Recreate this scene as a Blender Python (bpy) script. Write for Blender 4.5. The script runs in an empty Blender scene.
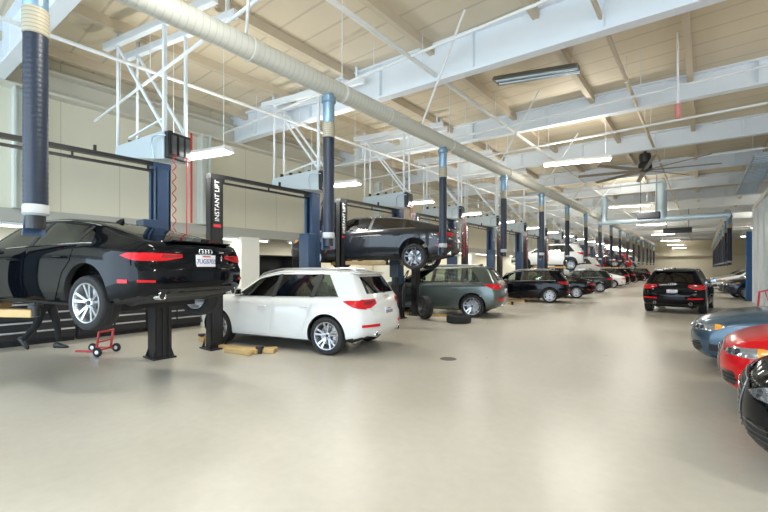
import bpy, bmesh, math, random
from mathutils import Vector, Matrix, Euler
from mathutils.bvhtree import BVHTree
from mathutils.geometry import delaunay_2d_cdt
random.seed(7)
R = math.radians
S = bpy.context.scene
C = S.collection

# ------------------------------------------------------------------ camera, daylight, exposure
cam_d = bpy.data.cameras.new('camera')
cam_d.sensor_width = 36; cam_d.lens = 394 / 768 * 36; cam_d.shift_y = 12 / 768
cam_d.clip_start = .05; cam_d.clip_end = 400
cam = bpy.data.objects.new('camera', cam_d); C.objects.link(cam)
cam.location = (0, 0, 1.65); cam.rotation_euler = (R(90), 0, R(39))
S.camera = cam
S.view_settings.view_transform = 'Standard'; S.view_settings.look = 'None'
S.view_settings.gamma = 1; S.view_settings.use_curve_mapping = False
S.view_settings.exposure = 0.2
W = bpy.data.worlds.new('world'); S.world = W; W.use_nodes = True
bg = W.node_tree.nodes['Background']
bg.inputs[0].default_value = (.66, .83, 1.0, 1); bg.inputs[1].default_value = 4.6
LAMP_POWER = 60
LAMP_COL = (1.0, .965, .88)

# ------------------------------------------------------------------ materials
MATS = {}
def mat(name, col, rough=.5, metal=0, coat=0, emit=None, es=0, bump=0, bscale=20, var=0, vscale=3, spec=.5, stretch=None):
    if name in MATS: return MATS[name]
    m = bpy.data.materials.new(name); m.use_nodes = True
    nt = m.node_tree; b = nt.nodes['Principled BSDF']
    b.inputs['Base Color'].default_value = (*col, 1); b.inputs['Roughness'].default_value = rough
    b.inputs['Metallic'].default_value = metal; b.inputs['Coat Weight'].default_value = coat
    b.inputs['Coat Roughness'].default_value = .04
    b.inputs['Specular IOR Level'].default_value = spec
    if emit: b.inputs['Emission Color'].default_value = (*emit, 1); b.inputs['Emission Strength'].default_value = es
    if bump or var:
        tc = nt.nodes.new('ShaderNodeTexCoord'); mp = nt.nodes.new('ShaderNodeMapping')
        if stretch: mp.inputs['Scale'].default_value = stretch
        nt.links.new(tc.outputs['Object'], mp.inputs['Vector'])
    if var:
        n = nt.nodes.new('ShaderNodeTexNoise'); n.inputs['Scale'].default_value = vscale; n.inputs['Detail'].default_value = 5
        cr = nt.nodes.new('ShaderNodeMixRGB'); cr.blend_type = 'MIX'
        cr.inputs[1].default_value = (*[c * (1 - var) for c in col], 1)
        cr.inputs[2].default_value = (*[min(1, c * (1 + var)) for c in col], 1)
        nt.links.new(mp.outputs[0], n.inputs['Vector']); nt.links.new(n.outputs['Fac'], cr.inputs[0])
        nt.links.new(cr.outputs[0], b.inputs['Base Color'])
    if bump:
        n2 = nt.nodes.new('ShaderNodeTexNoise'); n2.inputs['Scale'].default_value = bscale
        bp = nt.nodes.new('ShaderNodeBump'); bp.inputs['Strength'].default_value = bump; bp.inputs['Distance'].default_value = .02
        nt.links.new(mp.outputs[0], n2.inputs['Vector']); nt.links.new(n2.outputs['Fac'], bp.inputs['Height'])
        nt.links.new(bp.outputs[0], b.inputs['Normal'])
    MATS[name] = m
    return m

def ribbed(name, col, axis, period, rough=.5, strength=.5, var=.05, width=.12, dark=.85):
    """painted sheet with grooves or seams that repeat along one axis"""
    m = mat(name, col, rough)
    nt = m.node_tree; b = nt.nodes['Principled BSDF']
    tc = nt.nodes.new('ShaderNodeTexCoord'); sx = nt.nodes.new('ShaderNodeSeparateXYZ')
    nt.links.new(tc.outputs['Object'], sx.inputs[0])
    d = nt.nodes.new('ShaderNodeMath'); d.operation = 'DIVIDE'; d.inputs[1].default_value = period
    nt.links.new(sx.outputs[axis], d.inputs[0])
    fr = nt.nodes.new('ShaderNodeMath'); fr.operation = 'FRACT'; nt.links.new(d.outputs[0], fr.inputs[0])
    lt = nt.nodes.new('ShaderNodeMath'); lt.operation = 'LESS_THAN'; lt.inputs[1].default_value = width
    nt.links.new(fr.outputs[0], lt.inputs[0])
    no = nt.nodes.new('ShaderNodeTexNoise'); no.inputs['Scale'].default_value = .6; no.inputs['Detail'].default_value = 4
    nt.links.new(tc.outputs['Object'], no.inputs['Vector'])
    mx = nt.nodes.new('ShaderNodeMixRGB'); mx.inputs[1].default_value = (*[c * (1 - var) for c in col], 1)
    mx.inputs[2].default_value = (*[min(1, c * (1 + var)) for c in col], 1); nt.links.new(no.outputs['Fac'], mx.inputs[0])
    m2 = nt.nodes.new('ShaderNodeMixRGB'); nt.links.new(lt.outputs[0], m2.inputs[0]); nt.links.new(mx.outputs[0], m2.inputs[1])
    m2.inputs[2].default_value = (*[c * dark for c in col], 1)
    nt.links.new(m2.outputs[0], b.inputs['Base Color'])
    bp = nt.nodes.new('ShaderNodeBump'); bp.inputs['Strength'].default_value = strength; bp.inputs['Distance'].default_value = .03
    bp.invert = True
    nt.links.new(lt.outputs[0], bp.inputs['Height']); nt.links.new(bp.outputs[0], b.inputs['Normal'])
    return m

def glass(name, tint, fac=.12):
    m = bpy.data.materials.new(name); m.use_nodes = True; nt = m.node_tree
    nt.nodes.remove(nt.nodes['Principled BSDF']); out = nt.nodes['Material Output']
    t = nt.nodes.new('ShaderNodeBsdfTransparent'); t.inputs[0].default_value = (*tint, 1)
    g = nt.nodes.new('ShaderNodeBsdfGlossy'); g.inputs['Roughness'].default_value = .02
    lw = nt.nodes.new('ShaderNodeFresnel'); lw.inputs[0].default_value = 1.5
    ad = nt.nodes.new('ShaderNodeMath'); ad.operation = 'ADD'; ad.inputs[1].default_value = fac * .4; ad.use_clamp = True
    nt.links.new(lw.outputs[0], ad.inputs[0])
    mx = nt.nodes.new('ShaderNodeMixShader')
    nt.links.new(ad.outputs[0], mx.inputs[0]); nt.links.new(t.outputs[0], mx.inputs[1]); nt.links.new(g.outputs[0], mx.inputs[2])
    nt.links.new(mx.outputs[0], out.inputs[0])
    MATS[name] = m
    return m

def floor_mat():
    m = mat('sealed_concrete', (.5, .48, .42), .3)
    nt = m.node_tree; b = nt.nodes['Principled BSDF']
    tc = nt.nodes.new('ShaderNodeTexCoord')
    n = nt.nodes.new('ShaderNodeTexNoise'); n.inputs['Scale'].default_value = .35; n.inputs['Detail'].default_value = 3; n.inputs['Roughness'].default_value = .62
    n2 = nt.nodes.new('ShaderNodeTexNoise'); n2.inputs['Scale'].default_value = 9; n2.inputs['Detail'].default_value = 6
    cr = nt.nodes.new('ShaderNodeValToRGB')
    cr.color_ramp.elements[0].position = .3; cr.color_ramp.elements[0].color = (.45, .42, .355, 1)
    cr.color_ramp.elements[1].position = .7; cr.color_ramp.elements[1].color = (.56, .53, .46, 1)
    mx = nt.nodes.new('ShaderNodeMixRGB'); mx.blend_type = 'MULTIPLY'; mx.inputs[0].default_value = .16
    nt.links.new(tc.outputs['Object'], n.inputs['Vector']); nt.links.new(tc.outputs['Object'], n2.inputs['Vector'])
    nt.links.new(n.outputs['Fac'], cr.inputs[0]); nt.links.new(cr.outputs[0], mx.inputs[1]); nt.links.new(n2.outputs['Fac'], mx.inputs[2])
    # small dark spots
    vo = nt.nodes.new('ShaderNodeTexVoronoi'); vo.inputs['Scale'].default_value = 1.1
    nt.links.new(tc.outputs['Object'], vo.inputs['Vector'])
    l = nt.nodes.new('ShaderNodeMath'); l.operation = 'LESS_THAN'; l.inputs[1].default_value = .022
    nt.links.new(vo.outputs['Distance'], l.inputs[0])
    m3 = nt.nodes.new('ShaderNodeMixRGB'); m3.inputs[2].default_value = (.16, .14, .12, 1)
    nt.links.new(l.outputs[0], m3.inputs[0]); nt.links.new(mx.outputs[0], m3.inputs[1])
    nt.links.new(m3.outputs[0], b.inputs['Base Color'])
    mr = nt.nodes.new('ShaderNodeMapRange'); mr.inputs[1].default_value = .3; mr.inputs[2].default_value = .7
    mr.inputs[3].default_value = .27; mr.inputs[4].default_value = .38
    nt.links.new(n.outputs['Fac'], mr.inputs[0]); nt.links.new(mr.outputs[0], b.inputs['Roughness'])
    b.inputs['Specular IOR Level'].default_value = .55
    return m

FLOOR = floor_mat()
CEIL = ribbed('tan_roof_deck', (.66, .58, .44), 1, .6, .6, .4, .12, .08, .8)
WALL = ribbed('cream_wall_panel', (.70, .665, .53), 1, 1.2, .45, .3, .05, .015, .75)
WALLW = ribbed('white_wall_panel', (.74, .75, .72), 1, 1.2, .4, .3, .03, .015, .8)
BEAM = mat('white_beam_paint', (.80, .86, .92), .45, var=.04, vscale=1.5)  # blue cast of the daylight is mixed into the white base colour
TANP = mat('tan_purlin', (.60, .52, .40), .6, var=.08)
WHITE = mat('white_paint', (.82, .84, .84), .4)
CREAM = mat('cream_paint', (.80, .76, .62), .5)
DUCT = ribbed('galvanised_duct_wrap', (.60, .60, .54), 1, .085, .42, .5, .05, .12, .82)
GALV = mat('galvanised_steel', (.45, .53, .60), .35, .7, var=.12, vscale=12)
PIPE = mat('white_pipe', (.78, .80, .80), .4)
NAVY = mat('navy_powder_coat', (.025, .06, .13), .35, coat=.3)
HOSE = mat('navy_hose', (.008, .017, .036), .45, var=.2, vscale=10)
CAPM = mat('blue_grey_cap', (.22, .34, .46), .35, .5)
BLACK = mat('black_powder_coat', (.015, .016, .018), .4)
RUBBER = mat('tyre_rubber', (.018, .018, .02), .75, bump=.2, bscale=60)
PLASTIC = mat('black_plastic', (.02, .021, .023), .55)
UNDER = mat('underbody', (.022, .022, .024), .7, bump=.3, bscale=12)
ALLOY = mat('alloy_rim', (.55, .57, .60), .28, .85)
DALLOY = mat('dark_alloy', (.16, .165, .17), .3, .85)
CHROME = mat('chrome', (.8, .81, .83), .1, 1)
STEEL = mat('brake_steel', (.42, .42, .43), .32, .9)
SEAT = mat('black_leather', (.03, .03, .032), .5)
REDL = mat('red_lamp', (.60, .006, .012), .3, coat=.35, spec=.2)
DREDL = mat('dark_red_lamp', (.25, .006, .012), .18, coat=1)
CLEARL = mat('clear_lamp', (.36, .39, .43), .15, .7, coat=1)
AMBER = mat('amber_lamp', (.85, .36, .03), .2, coat=1)
PLATE = mat('plate_white', (.75, .76, .80), .35)
PLATEB = mat('plate_blue', (.03, .06, .25), .4)
REDP = mat('red_paint', (.55, .02, .02), .35, coat=.4)
TANARM = mat('tan_arm', (.55, .37, .15), .5, var=.15, vscale=6)
LABELW = mat('label_white', (.85, .85, .85), .4)
LABELR = mat('label_red', (.65, .03, .04), .4)
EMIT = mat('lamp_tube', (1, 1, 1), .4, emit=(1, .97, .92), es=9)
EMITW = mat('lamp_tube_bench', (1, 1, 1), .4, emit=(1, .95, .85), es=4)
GLASS = glass('tinted_glass', (.70, .76, .73))
DGLASS = glass('dark_tinted_glass', (.30, .32, .32))
SILV = mat('silver_pull', (.72, .73, .74), .3, .7)
CAB = mat('cabinet_black', (.025, .025, .028), .35)
BOXG = mat('pale_grey_cabinet', (.60, .68, .72), .4, .2)
BLUEP = mat('blue_panel', (.03, .17, .42), .4, coat=.3)
FANM = mat('fan_blade', (.30, .27, .23), .4, .4)
TROUS = mat('dark_trousers', (.009, .010, .013), .85, bump=.4, bscale=25)
SHIRT = mat('dark_work_shirt', (.03, .035, .05), .85)
SKIN = mat('skin', (.50, .31, .22), .5)
HAIR = mat('dark_hair', (.02, .014, .01), .6)
TEAL = mat('teal_cloth', (.03, .38, .38), .8)
GREEN = mat('green_plastic', (.05, .32, .10), .5)

def paint(name, col, metal=0.0, rough=.3, coat=1.0):
    return mat(name, col, rough, metal, coat, spec=.2)
P_BLACK = mat('black_car_paint', (.003, .004, .006), .35, 0, .55, spec=0)
P_WHITE = paint('white_car_paint', (.74, .76, .76), 0, .3)
P_GREY = mat('dark_grey_car_paint', (.012, .014, .018), .3, 0, .7, spec=.2)
P_GREEN = paint('grey_green_car_paint', (.10, .125, .115), .6, .3)
P_RED = mat('red_car_paint', (.58, .004, .010), .3, 0, .6, spec=.2)
P_BLUE = mat('blue_grey_car_paint', (.05, .10, .15), .3, .4, .8, spec=.3)
P_NAVY = paint('navy_car_paint', (.012, .03, .08), .2, .25)
P_SILV = paint('silver_car_paint', (.45, .47, .48), .6, .3)

# ------------------------------------------------------------------ helpers
def link(ob, parent=None):
    C.objects.link(ob)
    if parent is not None: ob.parent = parent
    return ob
def tag(o, label=None, cat=None, group=None, kind=None):
    if label: o['label'] = label
    if cat: o['category'] = cat
    if group: o['group'] = group
    if kind: o['kind'] = kind
    return o
def empty(name, loc=(0, 0, 0), rz=0, scale=1):
    o = bpy.data.objects.new(name, None); o.empty_display_size = .2; C.objects.link(o)
    o.location = loc; o.rotation_euler = (0, 0, rz); o.scale = (scale,) * 3
    return o
def copy_tree(o, parent=None, swap=None, skip=(), depth=0):
    c = o.copy(); C.objects.link(c)
    if parent is not None: c.parent = parent
    if depth > 0 and 'label' in c and depth == 0: del c['label']
    if swap and c.type == 'MESH':
        for s in c.material_slots:
            if s.material is not None and s.material.name in swap:
                nm = swap[s.material.name]; s.link = 'OBJECT'; s.material = nm
    for ch in sorted(o.children, key=lambda q: q.name):
        if ch.name.split('.')[0] in skip: continue
        copy_tree(ch, c, swap, skip, depth + 1)
    return c

class MB:
    def __init__(s): s.v = []; s.f = []; s.m = []
    def add(s, vs, fs, mi=0):
        n = len(s.v); s.v += [tuple(v) for v in vs]
        for f in fs: s.f.append(tuple(i + n for i in f)); s.m.append(mi)
        return s
    def hexa(s, p, mi=0):   # p: 4 bottom, 4 top, counter-clockwise from above
        return s.add(p, [(3, 2, 1, 0), (4, 5, 6, 7), (0, 1, 5, 4), (1, 2, 6, 5), (2, 3, 7, 6), (3, 0, 4, 7)], mi)
    def box(s, x0, x1, y0, y1, z0, z1, mi=0):
        return s.hexa([(x0, y0, z0), (x1, y0, z0), (x1, y1, z0), (x0, y1, z0), (x0, y0, z1), (x1, y0, z1), (x1, y1, z1), (x0, y1, z1)], mi)
    def bar(s, a, b, w, h, mi=0, up=(0, 0, 1)):
        a = Vector(a); b = Vector(b); d = (b - a).normalized(); u = Vector(up)
        if abs(d.dot(u)) > .98: u = Vector((1, 0, 0))
        x = d.cross(u).normalized(); z = x.cross(d).normalized()
        P = []
        for zz in (-h / 2, h / 2):
            for (c, xx) in ((a, -w / 2), (a, w / 2), (b, w / 2), (b, -w / 2)):
                P.append(c + x * xx + z * zz)
        return s.hexa(P, mi)
    def tube(s, a, b, r, n=12, r2=None, mi=0, caps=True):
        a = Vector(a); b = Vector(b); r2 = r if r2 is None else r2
        d = (b - a).normalized(); q = d.orthogonal().normalized(); w = d.cross(q)
        vs = []
        for (c, rr) in ((a, r), (b, r2)):
            for i in range(n):
                t = 2 * math.pi * i / n
                vs.append(c + q * math.cos(t) * rr + w * math.sin(t) * rr)
        fs = [(i, (i + 1) % n, n + (i + 1) % n, n + i) for i in range(n)]
        if caps: fs += [tuple(range(n - 1, -1, -1)), tuple(range(n, 2 * n))]
        return s.add(vs, fs, mi)
    def path(s, pts, r, n=8, mi=0, closed=False):
        pts = [Vector(p) for p in pts]; N = len(pts); vs = []; q = None
        for i, p in enumerate(pts):
            if closed: d = (pts[(i + 1) % N] - pts[i - 1])
            else: d = pts[min(i + 1, N - 1)] - pts[max(i - 1, 0)]
            d.normalize()
            q = d.orthogonal().normalized() if q is None else (q - d * q.dot(d)).normalized()
            w = d.cross(q)
            rr = r[i] if isinstance(r, (list, tuple)) else r
            for k in range(n):
                t = 2 * math.pi * k / n
                vs.append(p + q * math.cos(t) * rr + w * math.sin(t) * rr)
        fs = []
        for i in range(N if closed else N - 1):
            a = i * n; b = ((i + 1) % N) * n
            for k in range(n): fs.append((a + k, a + (k + 1) % n, b + (k + 1) % n, b + k))
        if not closed: fs += [tuple(range(n - 1, -1, -1)), tuple(range((N - 1) * n, N * n))]
        return s.add(vs, fs, mi)
    def rev(s, prof, axis='z', c=(0, 0, 0), n=32, mi=0, closed=False):
        """revolve (radius, height) points; profile closed on itself when asked"""
        vs = []; N = len(prof)
        for (r, h) in prof:
            for k in range(n):
                t = 2 * math.pi * k / n; a = r * math.cos(t); b = r * math.sin(t)
                p = {'z': (a, b, h), 'y': (b, h, a), 'x': (h, a, b)}[axis]
                vs.append((p[0] + c[0], p[1] + c[1], p[2] + c[2]))
        fs = []
        for i in range(N if closed else N - 1):
            a = i * n; b = ((i + 1) % N) * n
            for k in range(n): fs.append((a + k, a + (k + 1) % n, b + (k + 1) % n, b + k))
        if not closed: fs += [tuple(range(n - 1, -1, -1)), tuple(range((N - 1) * n, N * n))]
        return s.add(vs, fs, mi)
    def build(s, name, mats, parent=None, smooth=False, bevel=0, loc=None, angle=35):
        me = bpy.data.meshes.new(name); me.from_pydata(s.v, [], s.f)
        if not isinstance(mats, (list, tuple)): mats = [mats]
        for m in mats: me.materials.append(m)
        me.polygons.foreach_set('material_index', s.m)
        bm = bmesh.new(); bm.from_mesh(me); bmesh.ops.recalc_face_normals(bm, faces=bm.faces); bm.to_mesh(me); bm.free()
        if smooth: me.shade_smooth(); me.set_sharp_from_angle(angle=R(angle))
        me.update()
        o = bpy.data.objects.new(name, me); link(o, parent)
        if loc: o.location = loc
        if bevel:
            b = o.modifiers.new('bevel', 'BEVEL'); b.width = bevel; b.segments = 2; b.limit_method = 'ANGLE'
        return o

def text_mesh(txt, size, m, parent, mtx, name='lettering', extrude=.002):
    cu = bpy.data.curves.new('txt', 'FONT'); cu.body = txt; cu.size = size; cu.extrude = extrude
    cu.align_x = 'CENTER'; cu.align_y = 'CENTER'
    o = bpy.data.objects.new('txt', cu); C.objects.link(o)
    dg = bpy.context.evaluated_depsgraph_get()
    me = bpy.data.meshes.new_from_object(o.evaluated_get(dg)); me.transform(mtx)
    bpy.data.objects.remove(o); bpy.data.curves.remove(cu)
    me.materials.clear(); me.materials.append(m)
    ob = bpy.data.objects.new(name, me); link(ob, parent)
    return ob

def pchip(keys):
    xs = [k[0] for k in keys]; ys = [k[1] for k in keys]; n = len(xs)
    h = [xs[i + 1] - xs[i] for i in range(n - 1)]; d = [(ys[i + 1] - ys[i]) / h[i] for i in range(n - 1)]
    m = [d[0]] + [0] * (n - 2) + [d[-1]]
    for i in range(1, n - 1):
        if d[i - 1] * d[i] > 0:
            w1 = 2 * h[i] + h[i - 1]; w2 = h[i] + 2 * h[i - 1]
            m[i] = (w1 + w2) / (w1 / d[i - 1] + w2 / d[i])
    def f(x):
        if x <= xs[0]: return ys[0]
        if x >= xs[-1]: return ys[-1]
        i = 0
        while x > xs[i + 1]: i += 1
        t = (x - xs[i]) / h[i]
        return ((1 + 2 * t) * (1 - t) ** 2 * ys[i] + t * (1 - t) ** 2 * h[i] * m[i]
                + t * t * (3 - 2 * t) * ys[i + 1] + t * t * (t - 1) * h[i] * m[i + 1])
    return f

# ------------------------------------------------------------------ SETTING
def struct(name, mb, m, smooth=False):
    return tag(mb.build(name, m, None, smooth), kind='structure')
CZ = 6.45
XL = -11.7; XR = 6.5; Y0 = -7.0; Y1 = 82.0
struct('floor', MB().box(-13.2, XR, Y0, Y1, -.2, 0), FLOOR)
struct('ceiling', MB().box(-13.2, XR, Y0, Y1, CZ, CZ + .2), CEIL)
# left wall: upper panel wall over a recessed bench alcove
struct('wall_left', MB().box(XL - .25, XL, Y0, Y1, 2.95, CZ), WALL)
struct('wall_left_alcove', MB().box(-13.2, -12.95, Y0, Y1, 0, CZ), CREAM)
struct('trim_1', MB().box(-12.95, XL + .05, Y0, Y1, 2.66, 2.95), mat('grey_soffit', (.40, .40, .36), .6))
struct('wall_far', MB().box(-13.2, XR, Y1, Y1 + .2, 0, CZ), CREAM)
struct('trim_2', MB().box(-13.0, XR, Y1 - 1.0, Y1, 3.6, CZ), WALL)
struct('wall_right', MB().box(XR, XR + .2, Y0, Y1, 0, CZ), WALLW)
struct('wall_right_partition', MB().box(1.9, XR, 17.5, 26.0, 0, 4.5), mat('pale_partition', (.70, .78, .86), .35))
pb = MB()
for y in (17.5, 19.6, 21.7, 23.8, 25.9): pb.box(1.84, 1.9, y - .06, y + .06, 0, 4.5)
pb.box(1.82, 1.9, 17.4, 26.1, 4.42, 4.56)
struct('trim_3', pb, WHITE)
# ceiling structure
beamY = [-2.6, 1.9, 7.4, 12.2, 16.7] + [21.3 + 4.55 * i for i in range(13)]
for i, y in enumerate(beamY):
    b = MB(); x0 = XL; zb_ = 5.62 if i < 3 else 5.84
    b.box(x0, XR, y - .012, y + .012, zb_ + .06, CZ - .05)
    b.box(x0, XR, y - .11, y + .11, zb_, zb_ + .05)
    b.box(x0, XR, y - .11, y + .11, CZ - .05, CZ)
    for k in range(8): xx = x0 + 1.2 + k * 2.3; b.box(xx - .01, xx + .01, y - .10, y + .10, zb_ + .05, CZ - .05)
    b.v = [(px, py + (px + 3) * .07, pz) for px, py, pz in b.v]
    struct('trim_%d' % (i + 4), b, BEAM)
for i in range(9):
    x = -11.0 + 2.15 * i; b = MB().box(x - .06, x + .06, Y0, Y1 - 1, CZ - .2, CZ)
    struct('trim_%d' % (i + 30), b, TANP)
b = MB(); b.box(XL, XL + .28, Y0, Y1, 5.55, 5.62); b.box(XL, XL + .05, Y0, Y1, 5.62, 6.05); b.box(XL, XL + .28, Y0, Y1, 6.05, 6.12)
struct('trim_40', b, mat('cream_steel', (.62, .60, .51), .55))
for i in range(12):
    y = 1.7 + 4.05 * i; b = MB()
    b.box(XL, XL + .3, y - .14, y - .10, 2.95, 5.6); b.box(XL, XL + .3, y + .10, y + .14, 2.95, 5.6); b.box(XL + .13, XL + .16, y - .1, y + .1, 2.95, 5.6)
    struct('trim_%d' % (i + 41), b, mat('pale_column', (.66, .70, .66), .5))
for i in range(8):
    y = 7.3 + 8.1 * i
    struct('trim_%d' % (i + 55), MB().box(-12.9, XL + .15, y - .33, y + .33, 0, 2.66), mat('pale_pier', (.80, .80, .74), .5))

# ------------------------------------------------------------------ CAR
def offs(sp, x0, y, z):
    w = sp['w'](x0); a = min(1, abs(y) / w)
    dx = 0
    if x0 < 1.2:
        f = (1 - x0 / 1.2) ** 2
        dx += f * (sp['xr'](z) + sp['cr'] * a ** 3)
    if x0 > sp['L'] - 1.2:
        f = ((x0 - sp['L'] + 1.2) / 1.2) ** 2
        dx -= f * (sp['xf'](z) + sp['cf'] * a ** 3.2)
    return dx
def section(sp, x0):
    w = sp['w'](x0); zb = sp['zb'](x0); zB = sp['belt'](x0); zt = sp['zt'](x0); wr = sp['wr'](x0); h = max(.03, zt - zB)
    zm = zb + .42 * (zB - zb)
    P = [(0, zb), (.45 * w, zb), (.84 * w, zb), (.955 * w, zb + .04), (.985 * w, zb + .14), (1.0 * w, zm), (.992 * w, zB - .16), (.975 * w, zB - .055), (.935 * w, zB),
         (.935 * w + (wr - .935 * w) * .5, zB + .46 * h), (wr, zB + .86 * h), (.86 * wr, zB + .945 * h), (.5 * wr, zB + .99 * h), (0, zt)]
    out = []
    n = len(P)
    for i in range(n - 1):
        p0 = P[max(i - 1, 0)]; p1 = P[i]; p2 = P[i + 1]; p3 = P[min(i + 2, n - 1)]
        if i == 0: p0 = (-P[1][0], P[1][1])
        if i == n - 2: p3 = (-P[n - 2][0], P[n - 2][1])
        k = 4 if 7 < i < 11 else 2
        for j in range(k):
            t = j / k
            q = []
            for a in (0, 1):
                q.append(.5 * (2 * p1[a] + (p2[a] - p0[a]) * t + (2 * p0[a] - 5 * p1[a] + 4 * p2[a] - p3[a]) * t * t + (3 * p1[a] - p0[a] - 3 * p2[a] + p3[a]) * t ** 3))
            out.append((max(0, q[0]), q[1]))
    out.append(P[-1])
    return out
def ring(sp, x0, inset=0, cav=False):
    sec = section(sp, x0); L = sp['L']
    rr = .10; e = min(x0, L - x0); s = 0
    if e < rr: s = rr - math.sqrt(max(0, rr * rr - (rr - e) ** 2))
    zc = (sec[0][1] + sp['belt'](x0)) / 2
    full = []
    for (y, z) in sec:
        if s:
            y *= 1 - s / .95; z = zc + (z - zc) * (1 - s * .75 / .45)
        if cav:
            y *= 1 - .075 / .95
            z = max(z - .05, .46)
        full.append((y, z))
    pts = [(y, z) for (y, z) in full] + [(-y, z) for (y, z) in full[-2:0:-1]]
    return [(x0 + offs(sp, x0, y, z), y, z) for (y, z) in pts], zc
def loft(sp, xs, cav=False):
    m = MB(); rings = []
    for x in xs:
        r, zc = ring(sp, x, cav=cav); rings.append((r, zc, x))
    n = len(rings[0][0]); vs = []
    for r, _, _ in rings: vs += r
    fs = []
    for i in range(len(rings) - 1):
        for k in range(n): fs.append((i * n + k, i * n + (k + 1) % n, (i + 1) * n + (k + 1) % n, (i + 1) * n + k))
    def cap(r, zc, x0, base, flip):
        prev = [base + k for k in range(n)]; steps = 7
        for q in range(1, steps):
            sc = 1 - q / steps; cur = []
            for (x, y, z) in r:
                yy = y * sc; zz = zc + (z - zc) * sc
                cur.append(len(vs)); vs.append((x0 + offs(sp, x0, yy, zz), yy, zz))
            for k in range(n): fs.append((prev[k], prev[(k + 1) % n], cur[(k + 1) % n], cur[k]))
            prev = cur
        c = len(vs); vs.append((x0 + offs(sp, x0, 0, zc), 0, zc))
        for k in range(n): fs.append((prev[k], prev[(k + 1) % n], c))
    cap(rings[0][0], rings[0][1], rings[0][2], 0, False)
    cap(rings[-1][0], rings[-1][1], rings[-1][2], (len(rings) - 1) * n, True)
    m.add(vs, fs)
    return m
def frange(a, b, st):
    n = max(1, int(round((b - a) / st))); return [a + (b - a) * i / n for i in range(n + 1)]

class CarShape:
    def __init__(s, sp):
        s.sp = sp; L = sp['L']
        xs = [0, .004, .012, .025, .04, .06, .08, .1] + frange(.14, L - .14, .055) + [L - .1, L - .08, L - .06, L - .04, L - .025, L - .012, L - .004, L]
        s.mb = loft(sp, xs)
        bm = bmesh.new()
        vv = [bm.verts.new(v) for v in s.mb.v]
        for f in s.mb.f:
            try: bm.faces.new([vv[i] for i in f])
            except ValueError: pass
        bmesh.ops.recalc_face_normals(bm, faces=bm.faces); bm.normal_update()
        bmesh.ops.triangulate(bm, faces=bm.faces); bm.normal_update(); bm.faces.ensure_lookup_table()
        s.bvh = BVHTree.FromBMesh(bm); s.bm = bm
    def hit(s, view, a, b):
        o, d = {'left': (Vector((a, 3, b)), Vector((0, -1, 0))), 'right': (Vector((a, -3, b)), Vector((0, 1, 0))),
                'rear': (Vector((-2, a, b)), Vector((1, 0, 0))), 'front': (Vector((s.sp['L'] + 2, a, b)), Vector((-1, 0, 0))),
                'top': (Vector((a, b, 4)), Vector((0, 0, -1)))}[view]
        loc, nor, idx, dist = s.bvh.ray_cast(o, d)
        if loc is None: return None
        f = s.bm.faces[idx]; n = Vector((0, 0, 0)); tot = 0
        for v in f.verts:
            w = 1 / (1e-4 + (v.co - loc).length); n += v.normal * w; tot += w
        n.normalize()
        return loc, n
    def panel(s, mb, view, outline, off=.005, thick=.012, grid=.05, mi=0):
        # densify outline
        pts = []
        N = len(outline)
        for i in range(N):
            a = Vector(outline[i]); b = Vector(outline[(i + 1) % N]); k = max(1, int((b - a).length / grid))
            for j in range(k): pts.append(a + (b - a) * (j / k))
        n = len(pts)
        xs = [p.x for p in pts]; ys = [p.y for p in pts]
        ex = list(pts)
        y = min(ys) + grid * .6
        def inside(px, py):
            c = False
            for i in range(n):
                a = pts[i]; b = pts[i - 1]
                if (a.y > py) != (b.y > py) and px < (b.x - a.x) * (py - a.y) / (b.y - a.y) + a.x: c = not c
            return c
        while y < max(ys):
            x = min(xs) + grid * .6
            while x < max(xs):
                if inside(x, y) and min((p - Vector((x, y))).length for p in pts) > grid * .45: ex.append(Vector((x, y)))
                x += grid
            y += grid
        r = delaunay_2d_cdt(ex, [(i, (i + 1) % n) for i in range(n)], [], 1, 1e-6)
        V = r[0]; F = r[2]
        h = [s.hit(view, v.x, v.y) for v in V]
        top = []; bot = []
        for q in h:
            if q is None: top.append(None); bot.append(None)
            else: top.append(q[0] + q[1] * off); bot.append(q[0] + q[1] * (off - thick))
        nv = len(V); vs = [t if t is not None else Vector((0, 0, .5)) for t in top] + [t if t is not None else Vector((0, 0, .5)) for t in bot]
        fs = []; ed = {}
        for f in F:
            if any(h[i] is None for i in f): continue
            fs.append(tuple(f)); fs.append(tuple(i + nv for i in reversed(f)))
            for k in range(len(f)):
                e = (f[k], f[(k + 1) % len(f)]); ed[e] = ed.get(e, 0) + 1
        for (a, b) in list(ed):
            if (b, a) not in ed: fs.append((b, a, a + nv, b + nv))
        # drop unused vertices
        used = sorted({i for f in fs for i in f}); mp = {u: i for i, u in enumerate(used)}
        mb.add([vs[u] for u in used], [tuple(mp[i] for i in f) for f in fs], mi)
        return mb
    def line(s, mb, view, pts, r=.006, off=.004, closed=False, step=.06, mi=0):
        out = []; N = len(pts)
        for i in range(N if closed else N - 1):
            a = Vector(pts[i]); b = Vector(pts[(i + 1) % N]); k = max(1, int((b - a).length / step))
            for j in range(k): out.append(a + (b - a) * (j / k))
        if not closed: out.append(Vector(pts[-1]))
        P = []
        for p in out:
            q = s.hit(view, p.x, p.y)
            if q: P.append(q[0] + q[1] * off)
        if len(P) > 2: mb.path(P, r, 6, mi, closed)

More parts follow.
